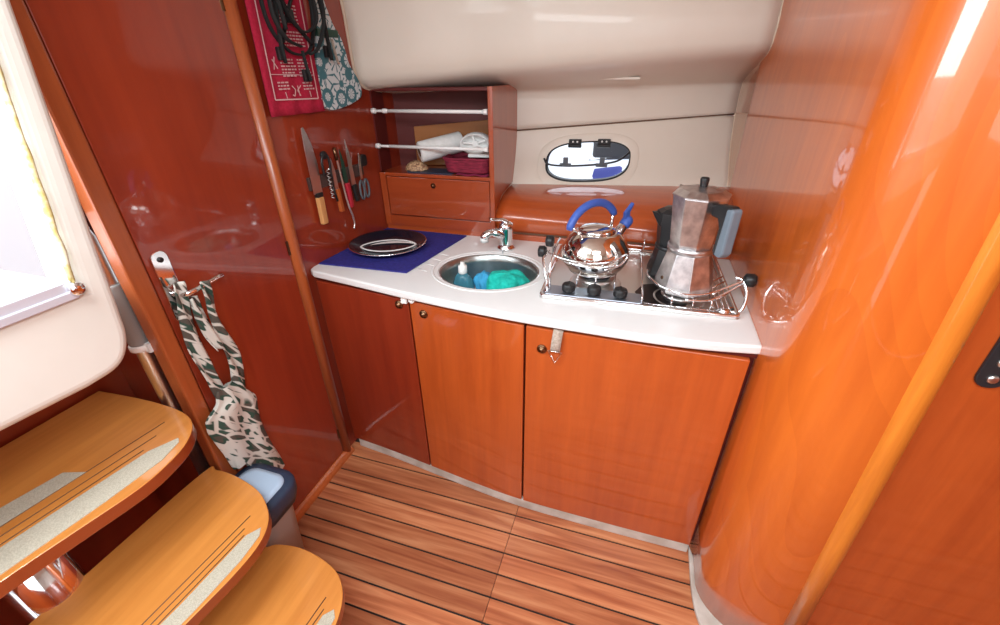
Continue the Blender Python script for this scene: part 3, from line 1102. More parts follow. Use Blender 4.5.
# pan grid: back rail, divider, bars
bm = nb()
for yy in (-0.205, 0.0, 0.20):
    pass
r_ = 0.0028
bm_tube(bm, [(-0.27, 0.195, 0.022), (0.27, 0.195, 0.022)], r_, 8)
bm_tube(bm, [(-0.27, 0.185, 0.034), (0.27, 0.185, 0.034)], r_, 8)
bm_tube(bm, [(0.02, -0.215, 0.008), (0.02, -0.215, 0.034), (0.02, 0.195, 0.034), (0.02, 0.195, 0.008)], r_, 8)
bm_tube(bm, [(0.026, 0.16, 0.034), (0.026, 0.16, 0.085)], r_, 8)
bm_tube(bm, [(0.02, -0.215, 0.010), (0.275, -0.215, 0.010)], r_, 8)
for x in (0.105, 0.165, 0.215):
    bm_tube(bm, smooth_pts([(x, -0.215, 0.010), (x, -0.213, 0.034), (x, -0.19, 0.040), (x, -0.04, 0.040)], 4), r_, 8)
for x in (-0.185, -0.125, -0.065):
    bm_tube(bm, smooth_pts([(x, -0.150, 0.010), (x, -0.150, 0.034), (x, -0.13, 0.040), (x, 0.04, 0.040)], 4), r_, 8)
for yy in (-0.06, -0.02, 0.02, 0.06):
    bm_tube(bm, [(0.225, yy - 0.14, 0.040), (0.272, yy - 0.08, 0.040)], r_, 8)
for x in (0.225, 0.240, 0.255, 0.270):
    bm_tube(bm, [(x, -0.20, 0.014), (x - 0.01, 0.19, 0.034)], 0.002, 6)
obj('pan_grid', bm, 'chrome', hb)


def W(*pts):
    return [hl(*p) for p in pts]


# left fiddle clamp around the kettle
bm = nb()
bm_tube(bm, W((-0.235, 1.22, 0.912), (-0.240, 1.225, 0.95), (-0.262, 1.26, 1.02), (-0.252, 1.30, 1.032)), 0.0045, 8)
bm_tube(bm, W((-0.232, 1.235, 0.912), (-0.235, 1.245, 1.00), (-0.232, 1.30, 1.045), (-0.228, 1.36, 1.055)), 0.004, 8)
bm_tube(bm, smooth_pts(W((-0.262, 1.295, 1.030), (-0.20, 1.268, 1.022), (-0.12, 1.262, 1.017), (-0.05, 1.275, 1.026), (-0.012, 1.310, 1.040), (-0.008, 1.312, 1.026), (-0.03, 1.290, 1.006), (-0.07, 1.272, 0.996)), 5), 0.0032, 8)
bm_tube(bm, smooth_pts(W((-0.242, 1.30, 1.060), (-0.245, 1.34, 1.02), (-0.237, 1.33, 1.01), (-0.18, 1.283, 1.004), (-0.10, 1.268, 1.002), (-0.03, 1.285, 1.012)), 5), 0.0032, 8)
bm_lathe(bm, [(0.009, -0.006), (0.009, 0.006)], 12, hl(-0.24, 1.232, 0.918), 'X')
fl = obj('fiddle_clamp', bm, 'chrome', hb)
for p in ((-0.275, 1.298, 1.028), (-0.252, 1.302, 1.064)):
    bm = nb()
    bm_lathe(bm, [(0.010, -0.012), (0.018, -0.009), (0.019, 0.008), (0.014, 0.015), (0.0, 0.016)], 16, hl(*p), 'X')
    obj('clamp_knob', bm, 'black', fl, label='black clamp knob')
# right fiddle clamp around the coffee pot
bm = nb()
bm_tube(bm, smooth_pts(W((0.305, 1.26, 0.910), (0.335, 1.265, 0.92), (0.340, 1.28, 0.965), (0.325, 1.30, 0.998), (0.305, 1.305, 1.003)), 5), 0.005, 8)
bm_tube(bm, smooth_pts(W((0.335, 1.30, 1.003), (0.26, 1.262, 0.975), (0.215, 1.232, 0.970), (0.16, 1.210, 0.975), (0.10, 1.225, 0.985), (0.062, 1.27, 0.995), (0.060, 1.32, 0.992)), 5), 0.0030, 8)
bm_tube(bm, smooth_pts(W((0.335, 1.305, 0.992), (0.27, 1.27, 0.955), (0.23, 1.235, 0.950), (0.17, 1.215, 0.955)), 5), 0.0030, 8)
bm_tube(bm, W((0.30, 1.245, 0.91), (0.27, 1.255, 0.912), (0.315, 1.28, 0.915)), 0.005, 8)
bm_lathe(bm, [(0.011, -0.012), (0.011, 0.012)], 12, hl(0.285, 1.243, 0.918), 'X')
fr = obj('fiddle_clamp', bm, 'chrome', hb)
bm = nb()
bm_lathe(bm, [(0.010, -0.018), (0.019, -0.012), (0.020, 0.008), (0.016, 0.014), (0.0, 0.015)], 16, hl(0.345, 1.303, 1.0), 'X')
obj('clamp_knob', bm, 'black', fr, label='black clamp knob')

# ------------------------------------------------------------------ kettle
kt = thing('kettle', 'round polished steel kettle with blue handle on the left burner', 'kettle', (-0.113, 1.392, 0.948), 0.85)
bm = nb()
bm_lathe(bm, [(0.072, 0.0), (0.082, 0.003), (0.090, 0.010), (0.104, 0.026), (0.111, 0.046), (0.1115, 0.062), (0.106, 0.086), (0.093, 0.110), (0.075, 0.129), (0.060, 0.138), (0.058, 0.136), (0.0, 0.136)], 48)
obj('kettle_body', bm, principled('polished_kettle_steel', (0.80, 0.77, 0.72), 0.06, 1.0), kt)
bm = nb()
bm_lathe(bm, [(0.060, 0.137), (0.061, 0.141), (0.045, 0.149), (0.015, 0.154), (0.0, 0.155)], 32)
obj('lid', bm, 'chrome', kt)
bm = nb()
bm_lathe(bm, [(0.084, 0.0), (0.086, 0.006), (0.080, 0.009)], 40, (0, 0, 0.001), cap=False)
obj('base_ring', bm, 'steel', kt)
bm = nb()
arc = [(-0.100 * math.cos(a) - 0.002 + 0.012, 0, 0.118 + 0.098 * math.sin(a)) for a in [math.radians(14 + 142 * k / 18) for k in range(19)]]
arc = [(-0.101 * math.cos(math.radians(13 + 140 * k / 18)) - 0.020, 0.0, 0.137 + 0.092 * math.sin(math.radians(13 + 140 * k / 18))) for k in range(19)]
bm_tube(bm, arc, [0.010] + [0.0125] * 17 + [0.010], 12)
hd = obj('handle', bm, 'handleblue', kt, label='blue curved grip')
bm = nb()
bm_tube(bm, [(-0.060, 0, 0.128), (-0.104, 0, 0.163)], 0.0055, 10)
obj('handle_strut', bm, 'chrome', kt)
bm = nb()
bm_tube(bm, [(0.060, 0, 0.130), (0.066, 0, 0.190)], 0.0055, 10)
obj('handle_strut', bm, 'chrome', kt)
bm = nb()
bm_tube(bm, [(0.070, 0, 0.088), (0.112, 0, 0.122), (0.130, 0, 0.138)], [0.022, 0.016, 0.015], 14)
sp_ = obj('spout', bm, 'chrome', kt)
bm = nb()
bm_tube(bm, [(0.120, 0, 0.130), (0.138, 0, 0.146), (0.148, 0, 0.150)], [0.018, 0.020, 0.014], 14)
bm_prism(bm, [(0.120, 0.145), (0.118, 0.175), (0.150, 0.205), (0.152, 0.198), (0.138, 0.175), (0.140, 0.150)], -0.007, 0.007, 'Y')
obj('whistle', bm, 'handleblue', sp_, bevel=0.002, label='blue whistle flap')

# ------------------------------------------------------------------ moka pots


def moka(name, label, loc, s, rot, body, handle, insert, knob):
    t = thing(name, label, 'coffee pot', loc, rot)
    n = 8
    ph = PI / 8

    def L8(prof, mat, nm, par=t, **kw):
        bm = nb()
        bm_lathe(bm, [(r * s, h * s) for r, h in prof], n, phase=ph, smooth=False)
        return obj(nm, bm, mat, par, bevel=0.002 * s, bseg=2, **kw)
    L8([(0.084, 0.0), (0.090, 0.006), (0.091, 0.030), (0.068, 0.125), (0.066, 0.132)], body, 'boiler')
    bm = nb()
    bm_lathe(bm, [(0.066 * s, 0.130 * s), (0.069 * s, 0.134 * s), (0.069 * s, 0.148 * s), (0.065 * s, 0.150 * s)], 40)
    obj('collar', bm, body, t)
    L8([(0.063, 0.149), (0.066, 0.160), (0.080, 0.300), (0.080, 0.303)], body, 'upper_chamber')
    # lid
    ld = L8([(0.083, 0.3025), (0.084, 0.306), (0.060, 0.320), (0.018, 0.327), (0.0, 0.328)], body, 'lid')
    bm = nb()
    bm_lathe(bm, [(0.010 * s, 0.325 * s), (0.011 * s, 0.330 * s), (0.013 * s, 0.348 * s), (0.011 * s, 0.353 * s), (0.0, 0.354 * s)], 16)
    obj('lid_knob', bm, knob, ld, label='dark lid knob')
    # spout on the -x side
    bm = nb()
    pts = [(-0.066, 0.018, 0.235), (-0.066, -0.018, 0.235), (-0.074, -0.034, 0.302), (-0.074, 0.034, 0.302), (-0.112, 0.0, 0.310), (-0.098, 0, 0.285)]
    v = [bm.verts.new((a * s, b * s, c * s)) for a, b, c in pts]
    for f in ((0, 1, 5), (1, 2, 4), (1, 4, 5), (0, 5, 4), (0, 4, 3), (2, 3, 4), (0, 3, 2, 1)):
        bm.faces.new([v[i] for i in f])
    obj('spout', bm, body, t)
    # handle on the +x side
    bm = nb()
    prof = [(0.070, 0.288), (0.092, 0.300), (0.146, 0.306), (0.156, 0.296), (0.152, 0.17), (0.142, 0.160), (0.118, 0.160), (0.112, 0.172), (0.116, 0.240), (0.104, 0.262), (0.074, 0.262)]
    bm_prism(bm, [(a * s, b * s) for a, b in prof], -0.014 * s, 0.014 * s, 'Y')
    h = obj('handle', bm, handle, t, bevel=0.005 * s, label='black handle')
    if insert:
        bm = nb()
        prof = [(0.134, 0.298), (0.158, 0.302), (0.160, 0.292), (0.157, 0.175), (0.146, 0.160), (0.124, 0.162)]
        bm_prism(bm, [(a * s, b * s) for a, b in prof], -0.0165 * s, 0.0165 * s, 'Y')
        obj('handle_insert', bm, insert, h, bevel=0.006 * s, label='blue-grey soft grip')
    bm = nb()
    bm_lathe(bm, [(0.006 * s, 0), (0.006 * s, 0.008 * s)], 10, (0.0, -0.083 * s, 0.045 * s), 'Y')
    obj('safety_valve', bm, 'brass', t)
    return t


moka('moka_pot', 'large octagonal aluminium stovetop coffee pot on the right burner', (0.170, 1.325, 0.945), 0.95, -1.05, 'alu', 'black', 'handlegrey', 'black')
moka('moka_pot', 'small black stovetop coffee pot half hidden behind the aluminium one', (0.128, 1.505, 0.912), 0.72, 0.3, 'iron', 'black', None, 'black')

# ------------------------------------------------------------------ wall cupboard
CX0, CX1 = -1.101, -0.568
cb = thing('wall_cupboard', 'cherry wood wall cupboard with open shelf over a drop front compartment', 'cupboard', (-0.85, 1.7, 0.93))
CO = Vector((0.85, -1.7, -0.93))


def cbox(nm, mat, dims, **kw):
    bm = nb()
    bm_box(bm, *dims)
    return obj(nm, shifted(bm, CO), mat, kw.pop('parent', cb), **kw)


bm = nb()
bm_prism(bm, [(1.700, 0.93), (1.745, 0.93), (1.725, 1.02), (1.80, 1.07), (1.96, 1.09), (2.045, 1.09), (2.05, 1.495), (1.70, 1.495)], CX1 - 0.020, CX1, 'X')
obj('side_panel', shifted(bm, CO), 'mid', cb, bevel=0.002)
bm = nb()
bm_prism(bm, [(CX0, 1.872), (CX1 - 0.02, 1.995), (CX1 - 0.02, 2.005), (CX0, 1.882)], 0.93, 1.492)
obj('back_panel', shifted(bm, CO), 'plumred', cb)
cbox('lining_panel', 'plumred', (CX0, CX0 + 0.006, 1.715, 1.872, 1.165, 1.495))
bm = nb()
bm_prism(bm, [(CX0, 1.72), (CX1 - 0.02, 1.72), (CX1 - 0.02, 1.995), (CX0, 1.872)], 1.480, 1.492)
obj('top_panel', shifted(bm, CO), 'plumred', cb, bevel=0.002)
bm = nb()
bm_prism(bm, [(CX0, 1.702), (CX1 - 0.02, 1.702), (CX1 - 0.02, 1.995), (CX0, 1.872)], 1.150, 1.164)
obj('shelf', shifted(bm, CO), 'mid_x', cb, bevel=0.002)
cbox('bottom_rail', 'mid_x', (CX0, CX1 - 0.02, 1.702, 1.72, 0.93, 0.975))
cbox('frame_stile', 'mid', (CX0, CX0 + 0.028, 1.700, 1.72, 0.93, 1.164), bevel=0.002)
fl_ = cbox('drop_front', 'mid_x', (CX0 + 0.031, CX1 - 0.023, 1.704, 1.72, 0.979, 1.147), bevel=0.002)
bm = nb()
bm_lathe(bm, [(0.011, 0.001), (0.011, -0.004), (0.007, -0.006), (0.006, -0.011), (0.0, -0.012)], 18, (-0.845, 1.704, 1.118), 'Y')
obj('push_lock', shifted(bm, CO), 'brass', fl_)

# white tension rods across the open shelf
for i, (z, lab, yy) in enumerate(((1.408, 'upper of the two white tension rods across the cupboard', 1.712), (1.272, 'lower white tension rod across the cupboard in front of the paper roll', 1.708))):
    t = thing('tension_rod', lab, 'rod', (-0.86, yy, z), 0, 'white tension rods on the wall cupboard')
    bm = nb(); bm_lathe(bm, [(0.0068, -0.175), (0.0068, 0.265)], 12, (0, 0, 0), 'X'); obj('rod_tube', bm, 'white', t)
    bm = nb(); bm_lathe(bm, [(0.0052, -0.235), (0.0052, -0.165)], 12, (0, 0, 0), 'X'); obj('inner_tube', bm, 'white', t)
    bm = nb(); bm_lathe(bm, [(0.008, -0.19), (0.009, -0.185), (0.009, -0.17), (0.006, -0.165)], 12, (0, 0, 0), 'X')
    if i == 0: obj('collar', bm, 'white', t)
    else: bm.free()
    for sx in (-1, 1):
        bm = nb(); q_ = 0 if sx > 0 else 0.028; bm_lathe(bm, [(0.0095, 0.250 * sx + q_), (0.0105, 0.256 * sx + q_), (0.0105, 0.268 * sx + q_)], 14, (0, 0, 0), 'X'); obj('end_cap', bm, 'white', t)

# contents of the shelf
ts = 1.164
bm = nb()
R_ = [(-1.00, 1.166), (-0.595, 1.166), (-0.595, 1.362), (-1.00, 1.332)]
bm_prism(bm, [(x + 0.79, z) for x, z in R_], -0.006, 0.006, 'Y')
tag(obj('chopping_board', bm, 'board', bevel=0.003, loc=(-0.80, 1.932, 0), rot=(0, 0, 0.236)), 'brown wooden board standing upright at the back of the shelf', 'board')
pr_ = thing('paper_roll', 'white kitchen paper roll lying on its side on the cupboard shelf', 'paper roll', (-0.838, 1.832, 1.262), 0)
bm = nb()
bm_lathe(bm, [(0.018, -0.115), (0.040, -0.115), (0.043, -0.11), (0.043, 0.075), (0.040, 0.08), (0.018, 0.08), (0.018, -0.115)], 32, axis='X', cap=False)
obj('paper', bm, 'paper', pr_)
bm = nb()
bm_lathe(bm, [(0.0182, -0.116), (0.0165, -0.116), (0.0165, 0.081), (0.0182, 0.081)], 24, axis='X', cap=False)
obj('core', bm, 'seam', pr_, label='dark hollow cardboard core')
pr_.rotation_euler = (0, math.radians(-9), math.radians(42))
# white plastic fan-like kitchen gadget
gd = thing('juicer', 'white plastic kitchen gadget with a round ribbed opening beside the paper roll', 'kitchen gadget', (-0.676, 1.795, 1.282), 0.15)
bm = nb()
bm_lathe(bm, [(0.050, -0.035), (0.056, -0.03), (0.058, 0.02), (0.050, 0.045), (0.0, 0.05)], 32, axis='Y', cap=False, sx=1.15, sy=0.72)
bm_lathe(bm, [(0.050, -0.035), (0.046, -0.032), (0.046, 0.01), (0.0, 0.012)], 32, axis='Y', cap=False, sx=1.15, sy=0.72)
obj('housing', bm, 'white', gd)
bm = nb()
for k in range(5):
    a = 2 * PI * k / 5 + 0.5
    bm_tube(bm, [(0, -0.015, 0), (0.050 * math.cos(a), -0.018, 0.031 * math.sin(a))], 0.004, 6)
bm_lathe(bm, [(0.012, -0.02), (0.012, -0.005)], 14, axis='Y')
obj('spoke', bm, 'white', gd)
bm = nb()
bm_box(bm, -0.03, 0.065, -0.035, 0.035, -0.052, -0.038)
obj('foot', bm, 'white', gd, bevel=0.004)

bk = thing('wicker_basket', 'dark red woven basket under the white gadget on the shelf', 'basket', (-0.705, 1.800, ts + 0.006))
bm = nb()
rw = []
for j in range(9):
    z = 0.055 * j / 8
    o_ = 0.0022 * (1 if j % 2 else -1)
    rw.append([(x + 0, y, z) for x, y in rrect(0.185 + 0.02 * j / 8 + o_, 0.13 + 0.015 * j / 8 + o_, 0.035, 6)])
rw = [r + [r[0]] for r in rw]
bm_grid(bm, rw)
bmesh.ops.remove_doubles(bm, verts=bm.verts, dist=1e-5)
bm_prism(bm, rrect(0.18, 0.125, 0.03, 6), 0.0, 0.004)
obj('basket_weave', bm, 'basket', bk, solid=0.005)
bm = nb()
bm_tube(bm, [(x, y, 0.057) for x, y in rrect(0.214, 0.149, 0.036, 6)], 0.005, 8, closed=True)
obj('rim', bm, 'basket', bk)
bm = nb()
random.seed(4)
rw = []
for j in range(13):
    for_ = j / 12
    rw.append([(0.052 * math.sin(for_ * PI / 2) * math.cos(2 * PI * k / 30), 0.04 * math.sin(for_ * PI / 2) * math.sin(2 * PI * k / 30), 0.036 * math.cos(for_ * PI / 2) + (random.uniform(-.002, .002))) for k in range(31)])
bm_grid(bm, rw)
bmesh.ops.remove_doubles(bm, verts=bm.verts, dist=1e-5)
tag(obj('bag_of_nuts', bm, 'nuts', loc=(-0.948, 1.765, ts + 0.006)), 'small clear bag of brown nuts at the left end of the shelf', 'food')
bm = nb(); bm_prism(bm, rrect(0.22, 0.10, 0.02, 5, -0.87, 1.765), ts, ts + 0.005)
tag(obj('shelf_liner', bm, 'navyplastic', bevel=0.001), 'dark blue cloth lying under the nuts on the cupboard shelf', 'cloth')
bm = nb()
bm_grid(bm, [[(-0.74 + 0.14 * k / 10, 1.712 + 0.03 * j, ts + 0.003 + 0.003 * math.sin(k * 1.3 + j)) for k in range(11)] for j in range(3)])
tag(obj('napkin', bm, 'purple', solid=0.003), 'plum red folded napkin at the front of the shelf beneath the basket', 'napkin')

# ------------------------------------------------------------------ knives on the end wall
KX = XL + 0.001
bm = nb()
bm_prism(bm, [(wx(1.285), 1.285), (wx(1.285) + 0.014, 1.285), (wx(1.585) + 0.014, 1.585), (wx(1.585), 1.585)], 1.176, 1.222)
tag(obj('magnetic_strip', bm, principled('dark_brown_magnet_bar', (0.06, 0.035, 0.03), 0.4), bevel=0.002), 'dark magnetic knife bar on the red-brown end wall', 'knife rack')
BX = KX + 0.016


def flat(bm, pts, x0, x1):
    bm_prism(bm, pts, x0, x1, 'X')


kn = thing('bread_knife', 'long steel kitchen knife with a pale wooden handle, leftmost on the knife bar', 'knife', (wx(1.305) + 0.016, 1.305, 1.162))
bm = nb(); flat(bm, [(-0.018, 0.0), (0.026, 0.0), (0.028, 0.10), (0.018, 0.16), (0.004, 0.20), (-0.010, 0.226), (-0.018, 0.222), (-0.021, 0.15)], 0.0, 0.003)
obj('blade', bm, 'steel', kn)
bm = nb(); flat(bm, [(-0.010, -0.012), (0.020, -0.012), (0.022, 0.003), (-0.014, 0.003)], -0.004, 0.010)
obj('bolster', bm, 'black', kn, bevel=0.002, label='black bolster')
bm = nb(); flat(bm, [(-0.008, -0.112), (0.020, -0.112), (0.020, -0.012), (-0.010, -0.012)], -0.006, 0.012)
obj('handle', bm, 'knifewood', kn, bevel=0.004, label='pale wooden handle')
kn.rotation_euler = (math.radians(-2), 0, 0)

cs = thing('corkscrew', 'steel lever corkscrew with dark arms next to the large knife', 'corkscrew', (wx(1.365) + 0.016, 1.365, 1.20))
bm = nb()
bm_tube(bm, [(0.010 + 0.006 * math.cos(k * 0.9), 0.004 * math.sin(k * 0.9) * 1.4 + 0.004, 0.04 - 0.0022 * k) for k in range(50)], 0.0018, 6)
obj('screw', bm, 'steel', cs)
bm = nb()
bm_tube(bm, smooth_pts([(0.010, -0.018, 0.02), (0.012, -0.020, 0.07), (0.012, 0.0, 0.095), (0.012, 0.020, 0.07), (0.010, 0.018, 0.0)], 5), 0.0045, 8)
bm_tube(bm, [(0.010, 0.014, -0.02), (0.010, 0.026, -0.085)], 0.004, 8)
bm_lathe(bm, [(0.014, 0), (0.014, 0.010)], 14, (0.004, 0.0, 0.088), 'X')
obj('lever_arm', bm, 'black', cs, label='dark lever arms')

kn = thing('paring_knife', 'small knife with a brown wooden handle to the right of the corkscrew', 'knife', (wx(1.408) + 0.016, 1.408, 1.155))
bm = nb(); flat(bm, [(-0.010, 0.0), (0.010, 0.0), (0.008, 0.07), (-0.004, 0.115), (-0.010, 0.08)], 0.0, 0.0025)
obj('blade', bm, 'steel', kn)
bm = nb(); flat(bm, [(-0.008, -0.085), (0.014, -0.088), (0.010, -0.03), (0.009, 0.004), (-0.009, 0.004)], -0.004, 0.010)
obj('handle', bm, 'trimwood', kn, bevel=0.003, label='brown wooden handle')

kn = thing('sharpening_steel', 'thin steel skewer with a curved grey tip hanging longest on the bar', 'kitchen tool', (wx(1.44) + 0.016, 1.44, 1.10))
bm = nb()
bm_tube(bm, smooth_pts([(0.006, -0.012, 0.20), (0.006, -0.004, 0.10), (0.006, 0.006, 0.0), (0.008, 0.020, -0.06), (0.008, 0.024, -0.095), (0.008, 0.014, -0.115)], 5), 0.0042, 8)
obj('rod', bm, 'steel', kn)
bm = nb(); bm_tube(bm, [(0.006, -0.013, 0.205), (0.006, -0.010, 0.16)], 0.007, 8)
obj('grip', bm, 'brass', kn)

kn = thing('utility_knife', 'knife with a red plastic handle in the middle of the bar', 'knife', (wx(1.465) + 0.016, 1.465, 1.165))
bm = nb(); flat(bm, [(-0.010, 0.0), (0.012, 0.0), (0.008, 0.08), (-0.006, 0.13), (-0.010, 0.09)], 0.0, 0.0025)
obj('blade', bm, 'darkgreen', kn, label='dark green coated blade')
bm = nb(); flat(bm, [(-0.006, -0.095), (0.014, -0.092), (0.012, 0.003), (-0.011, 0.003)], -0.004, 0.011)
obj('handle', bm, 'redplastic', kn, bevel=0.004, label='red plastic handle')

kn = thing('carving_knife', 'dark handled knife with a bronze tinted blade left of the scissors', 'knife', (wx(1.505) + 0.016, 1.505, 1.15))
bm = nb(); flat(bm, [(-0.012, 0.0), (0.014, 0.0), (0.010, 0.10), (-0.008, 0.175), (-0.012, 0.12)], 0.0, 0.0025)
obj('blade', bm, 'steel', kn)
bm = nb(); flat(bm, [(-0.004, -0.065), (0.018, -0.065), (0.014, 0.003), (-0.012, 0.003)], -0.004, 0.011)
obj('handle', bm, 'black', kn, bevel=0.004, label='black handle')

sc = thing('scissors', 'kitchen scissors with grey loop handles at the right end of the bar', 'scissors', (wx(1.56) + 0.016, 1.56, 1.165))
bm = nb(); flat(bm, [(-0.008, 0.0), (0.006, 0.0), (0.010, 0.09), (0.004, 0.10), (-0.006, 0.05)], 0.0, 0.003)
obj('blade', bm, 'steel', sc)
for s_, w_ in ((-0.016, 0.014), (0.018, 0.015)):
    bm = nb()
    bm_tube(bm, [(0.006, s_ + w_ * math.cos(2 * PI * k / 24), -0.042 + 0.036 * math.sin(2 * PI * k / 24)) for k in range(24)], 0.0048, 8, closed=True)
    obj('finger_loop', bm, 'greyplastic', sc, label='grey plastic loop')
bm = nb(); bm_prism(bm, rrect(0.040, 0.045, 0.012, 4, 1.592, 1.232), wx(1.61), wx(1.61) + 0.018, 'X')
tag(obj('bottle_opener', bm, 'black', bevel=0.003), 'round black bottle opener at the right end above the scissors', 'opener')

# ------------------------------------------------------------------ hanging textiles on the upper end wall


def sheet(y0t, y1t, zt, y0b, y1b, zb, x, nu=14, nv=20, amp=0.004, fr=3.0, ph=0.0):
    rows_ = []
    for j in range(nv + 1):
        v = j / nv
        rows_.append([(x + amp * (0.4 + v) * math.sin(fr * 2 * PI * u_ / nu + ph + 0.8 * v) + 0.002, (y0t + (y0b - y0t) * v) * (1 - u_ / nu) + (y1t + (y1b - y1t) * v) * u_ / nu, zt + (zb - zt) * v) for u_ in range(nu + 1)])
    return rows_


tw = thing('tea_towel', 'crimson tea towel with white printed text hanging on the end wall beside the post', 'towel', (wx(1.3), 1.3, 1.43), -0.078)
TO = Vector((-XL, -1.3, -1.43))
bm = nb(); bm_grid(bm, sheet(1.205, 1.425, 1.90, 1.188, 1.425, 1.428, XL + 0.012, amp=0.003))
obj('cloth', shifted(bm, TO), 'red_towel', tw, solid=0.004)
PX = XL + 0.0205


def pbar(bm, y0, z0, y1, z1, w):
    d = Vector((0, y1 - y0, z1 - z0)).normalized()
    n_ = Vector((0, -d.z, d.y)) * w / 2
    a, c = Vector((PX, y0, z0)), Vector((PX, y1, z1))
    vs = [bm.verts.new(p) for p in (a - n_, a + n_, c + n_, c - n_)]
    bm.faces.new(vs)


bm = nb()
pbar(bm, 1.217, 1.475, 1.402, 1.470, 0.004)
pbar(bm, 1.217, 1.475, 1.236, 1.88, 0.004)
pbar(bm, 1.402, 1.470, 1.408, 1.88, 0.004)
pbar(bm, 1.222, 1.545, 1.404, 1.541, 0.002)
obj('printed_border', shifted(bm, TO), 'print', tw, solid=0.0006, label='white printed frame')
random.seed(12)
for (ya, yb, zt, n_) in ((1.240, 1.285, 1.522, 3), (1.345, 1.392, 1.519, 3), (1.270, 1.33, 1.585, 6), (1.34, 1.392, 1.585, 6), (1.29, 1.39, 1.66, 5), (1.28, 1.38, 1.73, 6), (1.27, 1.39, 1.80, 5)):
    bm = nb()
    for k in range(n_):
        y_ = ya
        while y_ < yb - 0.006:
            L2 = random.uniform(0.006, 0.016)
            pbar(bm, y_, zt - 0.009 * k, min(yb, y_ + L2), zt - 0.009 * k, 0.0042)
            y_ += L2 + 0.004
    if ya in (1.240, 1.345):
        # tick mark hanging below the small text block
        pbar(bm, ya + 0.024, 1.495, ya + 0.026, 1.477, 0.003)
    obj('printed_text', shifted(bm, TO), 'print', tw, solid=0.0006, label='white printed lettering')
# crossed figures between them and a small drawing at the left
bm = nb()
for (a, b_, c, d_) in ((1.296, 1.512, 1.308, 1.500), (1.308, 1.500, 1.300, 1.482), (1.300, 1.482, 1.292, 1.486), (1.334, 1.512, 1.316, 1.498), (1.316, 1.498, 1.326, 1.482), (1.320, 1.512, 1.322, 1.482)):
    pbar(bm, a, b_, c, d_, 0.003)
obj('printed_figure', shifted(bm, TO), 'print', tw, solid=0.0006, label='white printed figures')
bm = nb()
for (a, b_, c, d_) in ((1.240, 1.585, 1.255, 1.560), (1.250, 1.592, 1.240, 1.558)):
    pbar(bm, a, b_, c, d_, 0.003)
obj('printed_figure', shifted(bm, TO), 'print', tw, solid=0.0006, label='white printed figure')

# black harness of webbing straps hanging over the towel
hn = thing('webbing_harness', 'tangled black webbing straps hanging in front of the crimson towel', 'straps', (wx(1.34), 1.34, 1.5), -0.078)
HO = Vector((-XL, -1.34, -1.5))
HXx = XL + 0.034
loops = [
    [(0, 1.25, 1.86), (0, 1.235, 1.76), (0, 1.25, 1.67), (0, 1.30, 1.61), (0, 1.36, 1.60), (0, 1.41, 1.63), (0, 1.435, 1.70), (0, 1.43, 1.78), (0, 1.40, 1.86)],
    [(0, 1.25, 1.84), (0, 1.30, 1.76), (0, 1.345, 1.69), (0, 1.40, 1.63)],
    [(0, 1.40, 1.84), (0, 1.36, 1.76), (0, 1.31, 1.69), (0, 1.275, 1.63)],
    [(0, 1.27, 1.86), (0, 1.28, 1.79), (0, 1.27, 1.70), (0, 1.262, 1.62), (0, 1.270, 1.575)],
    [(0, 1.345, 1.61), (0, 1.348, 1.56), (0, 1.352, 1.525)],
    [(0, 1.44, 1.86), (0, 1.455, 1.74), (0, 1.460, 1.66), (0, 1.470, 1.585)],
    [(0, 1.30, 1.88), (0, 1.27, 1.80), (0, 1.30, 1.71), (0, 1.36, 1.66), (0, 1.42, 1.70), (0, 1.41, 1.80), (0, 1.36, 1.88)],
    [(0, 1.38, 1.88), (0, 1.33, 1.82), (0, 1.26, 1.77), (0, 1.24, 1.70), (0, 1.27, 1.64), (0, 1.33, 1.62)],
    [(0, 1.35, 1.88), (0, 1.40, 1.81), (0, 1.45, 1.76), (0, 1.44, 1.69), (0, 1.40, 1.62), (0, 1.36, 1.60)],
    [(0, 1.22, 1.88), (0, 1.24, 1.80), (0, 1.26, 1.74), (0, 1.27, 1.66)],
]
for i, lp in enumerate(loops):
    bm = nb()
    pts = smooth_pts([(HXx + 0.004 * i + 0.004 * math.sin(k * 2 + i), y_, z_) for k, (_, y_, z_) in enumerate(lp)], 6)
    bm_tube(bm, pts, 0.0085 if i != 4 else 0.007, 8, flat=0.45)
    obj('strap', shifted(bm, HO), 'blackcloth', hn)
for (y_, z_) in ((1.262, 1.60), (1.35, 1.54), (1.468, 1.61), (1.33, 1.70)):
    bm = nb()
    bm_box(bm, HXx - 0.002, HXx + 0.012, y_ - 0.013, y_ + 0.013, z_ - 0.018, z_ + 0.018)
    obj('buckle', shifted(bm, HO), 'black', hn, bevel=0.003)
# oven glove in a teal flower print
ov = thing('oven_glove', 'white oven glove with teal flower print hanging right of the red towel', 'oven glove', (wx(1.52), 1.52, 1.46), -0.078)
OO = Vector((-XL, -1.52, -1.46))
outl = smooth_pts([(1.420, 1.455, 0), (1.455, 1.430, 0), (1.52, 1.432, 0), (1.60, 1.448, 0), (1.645, 1.470, 0), (1.640, 1.52, 0), (1.60, 1.575, 0), (1.59, 1.62, 0), (1.575, 1.66, 0), (1.545, 1.70, 0), (1.51, 1.80, 0), (1.50, 1.87, 0), (1.478, 1.87, 0), (1.475, 1.78, 0), (1.462, 1.68, 0), (1.44, 1.60, 0), (1.425, 1.52, 0)], 4, closed=True)
bm = nb()
bm_prism(bm, [(p.x, p.y) for p in outl], XL + 0.004, XL + 0.018, 'X')
obj('glove_body', shifted(bm, OO), 'flowercloth', ov, bevel=0.006, bseg=3)
bm = nb(); bm_box(bm, XL + 0.004, XL + 0.023, 1.455, 1.560, 1.655, 1.678)
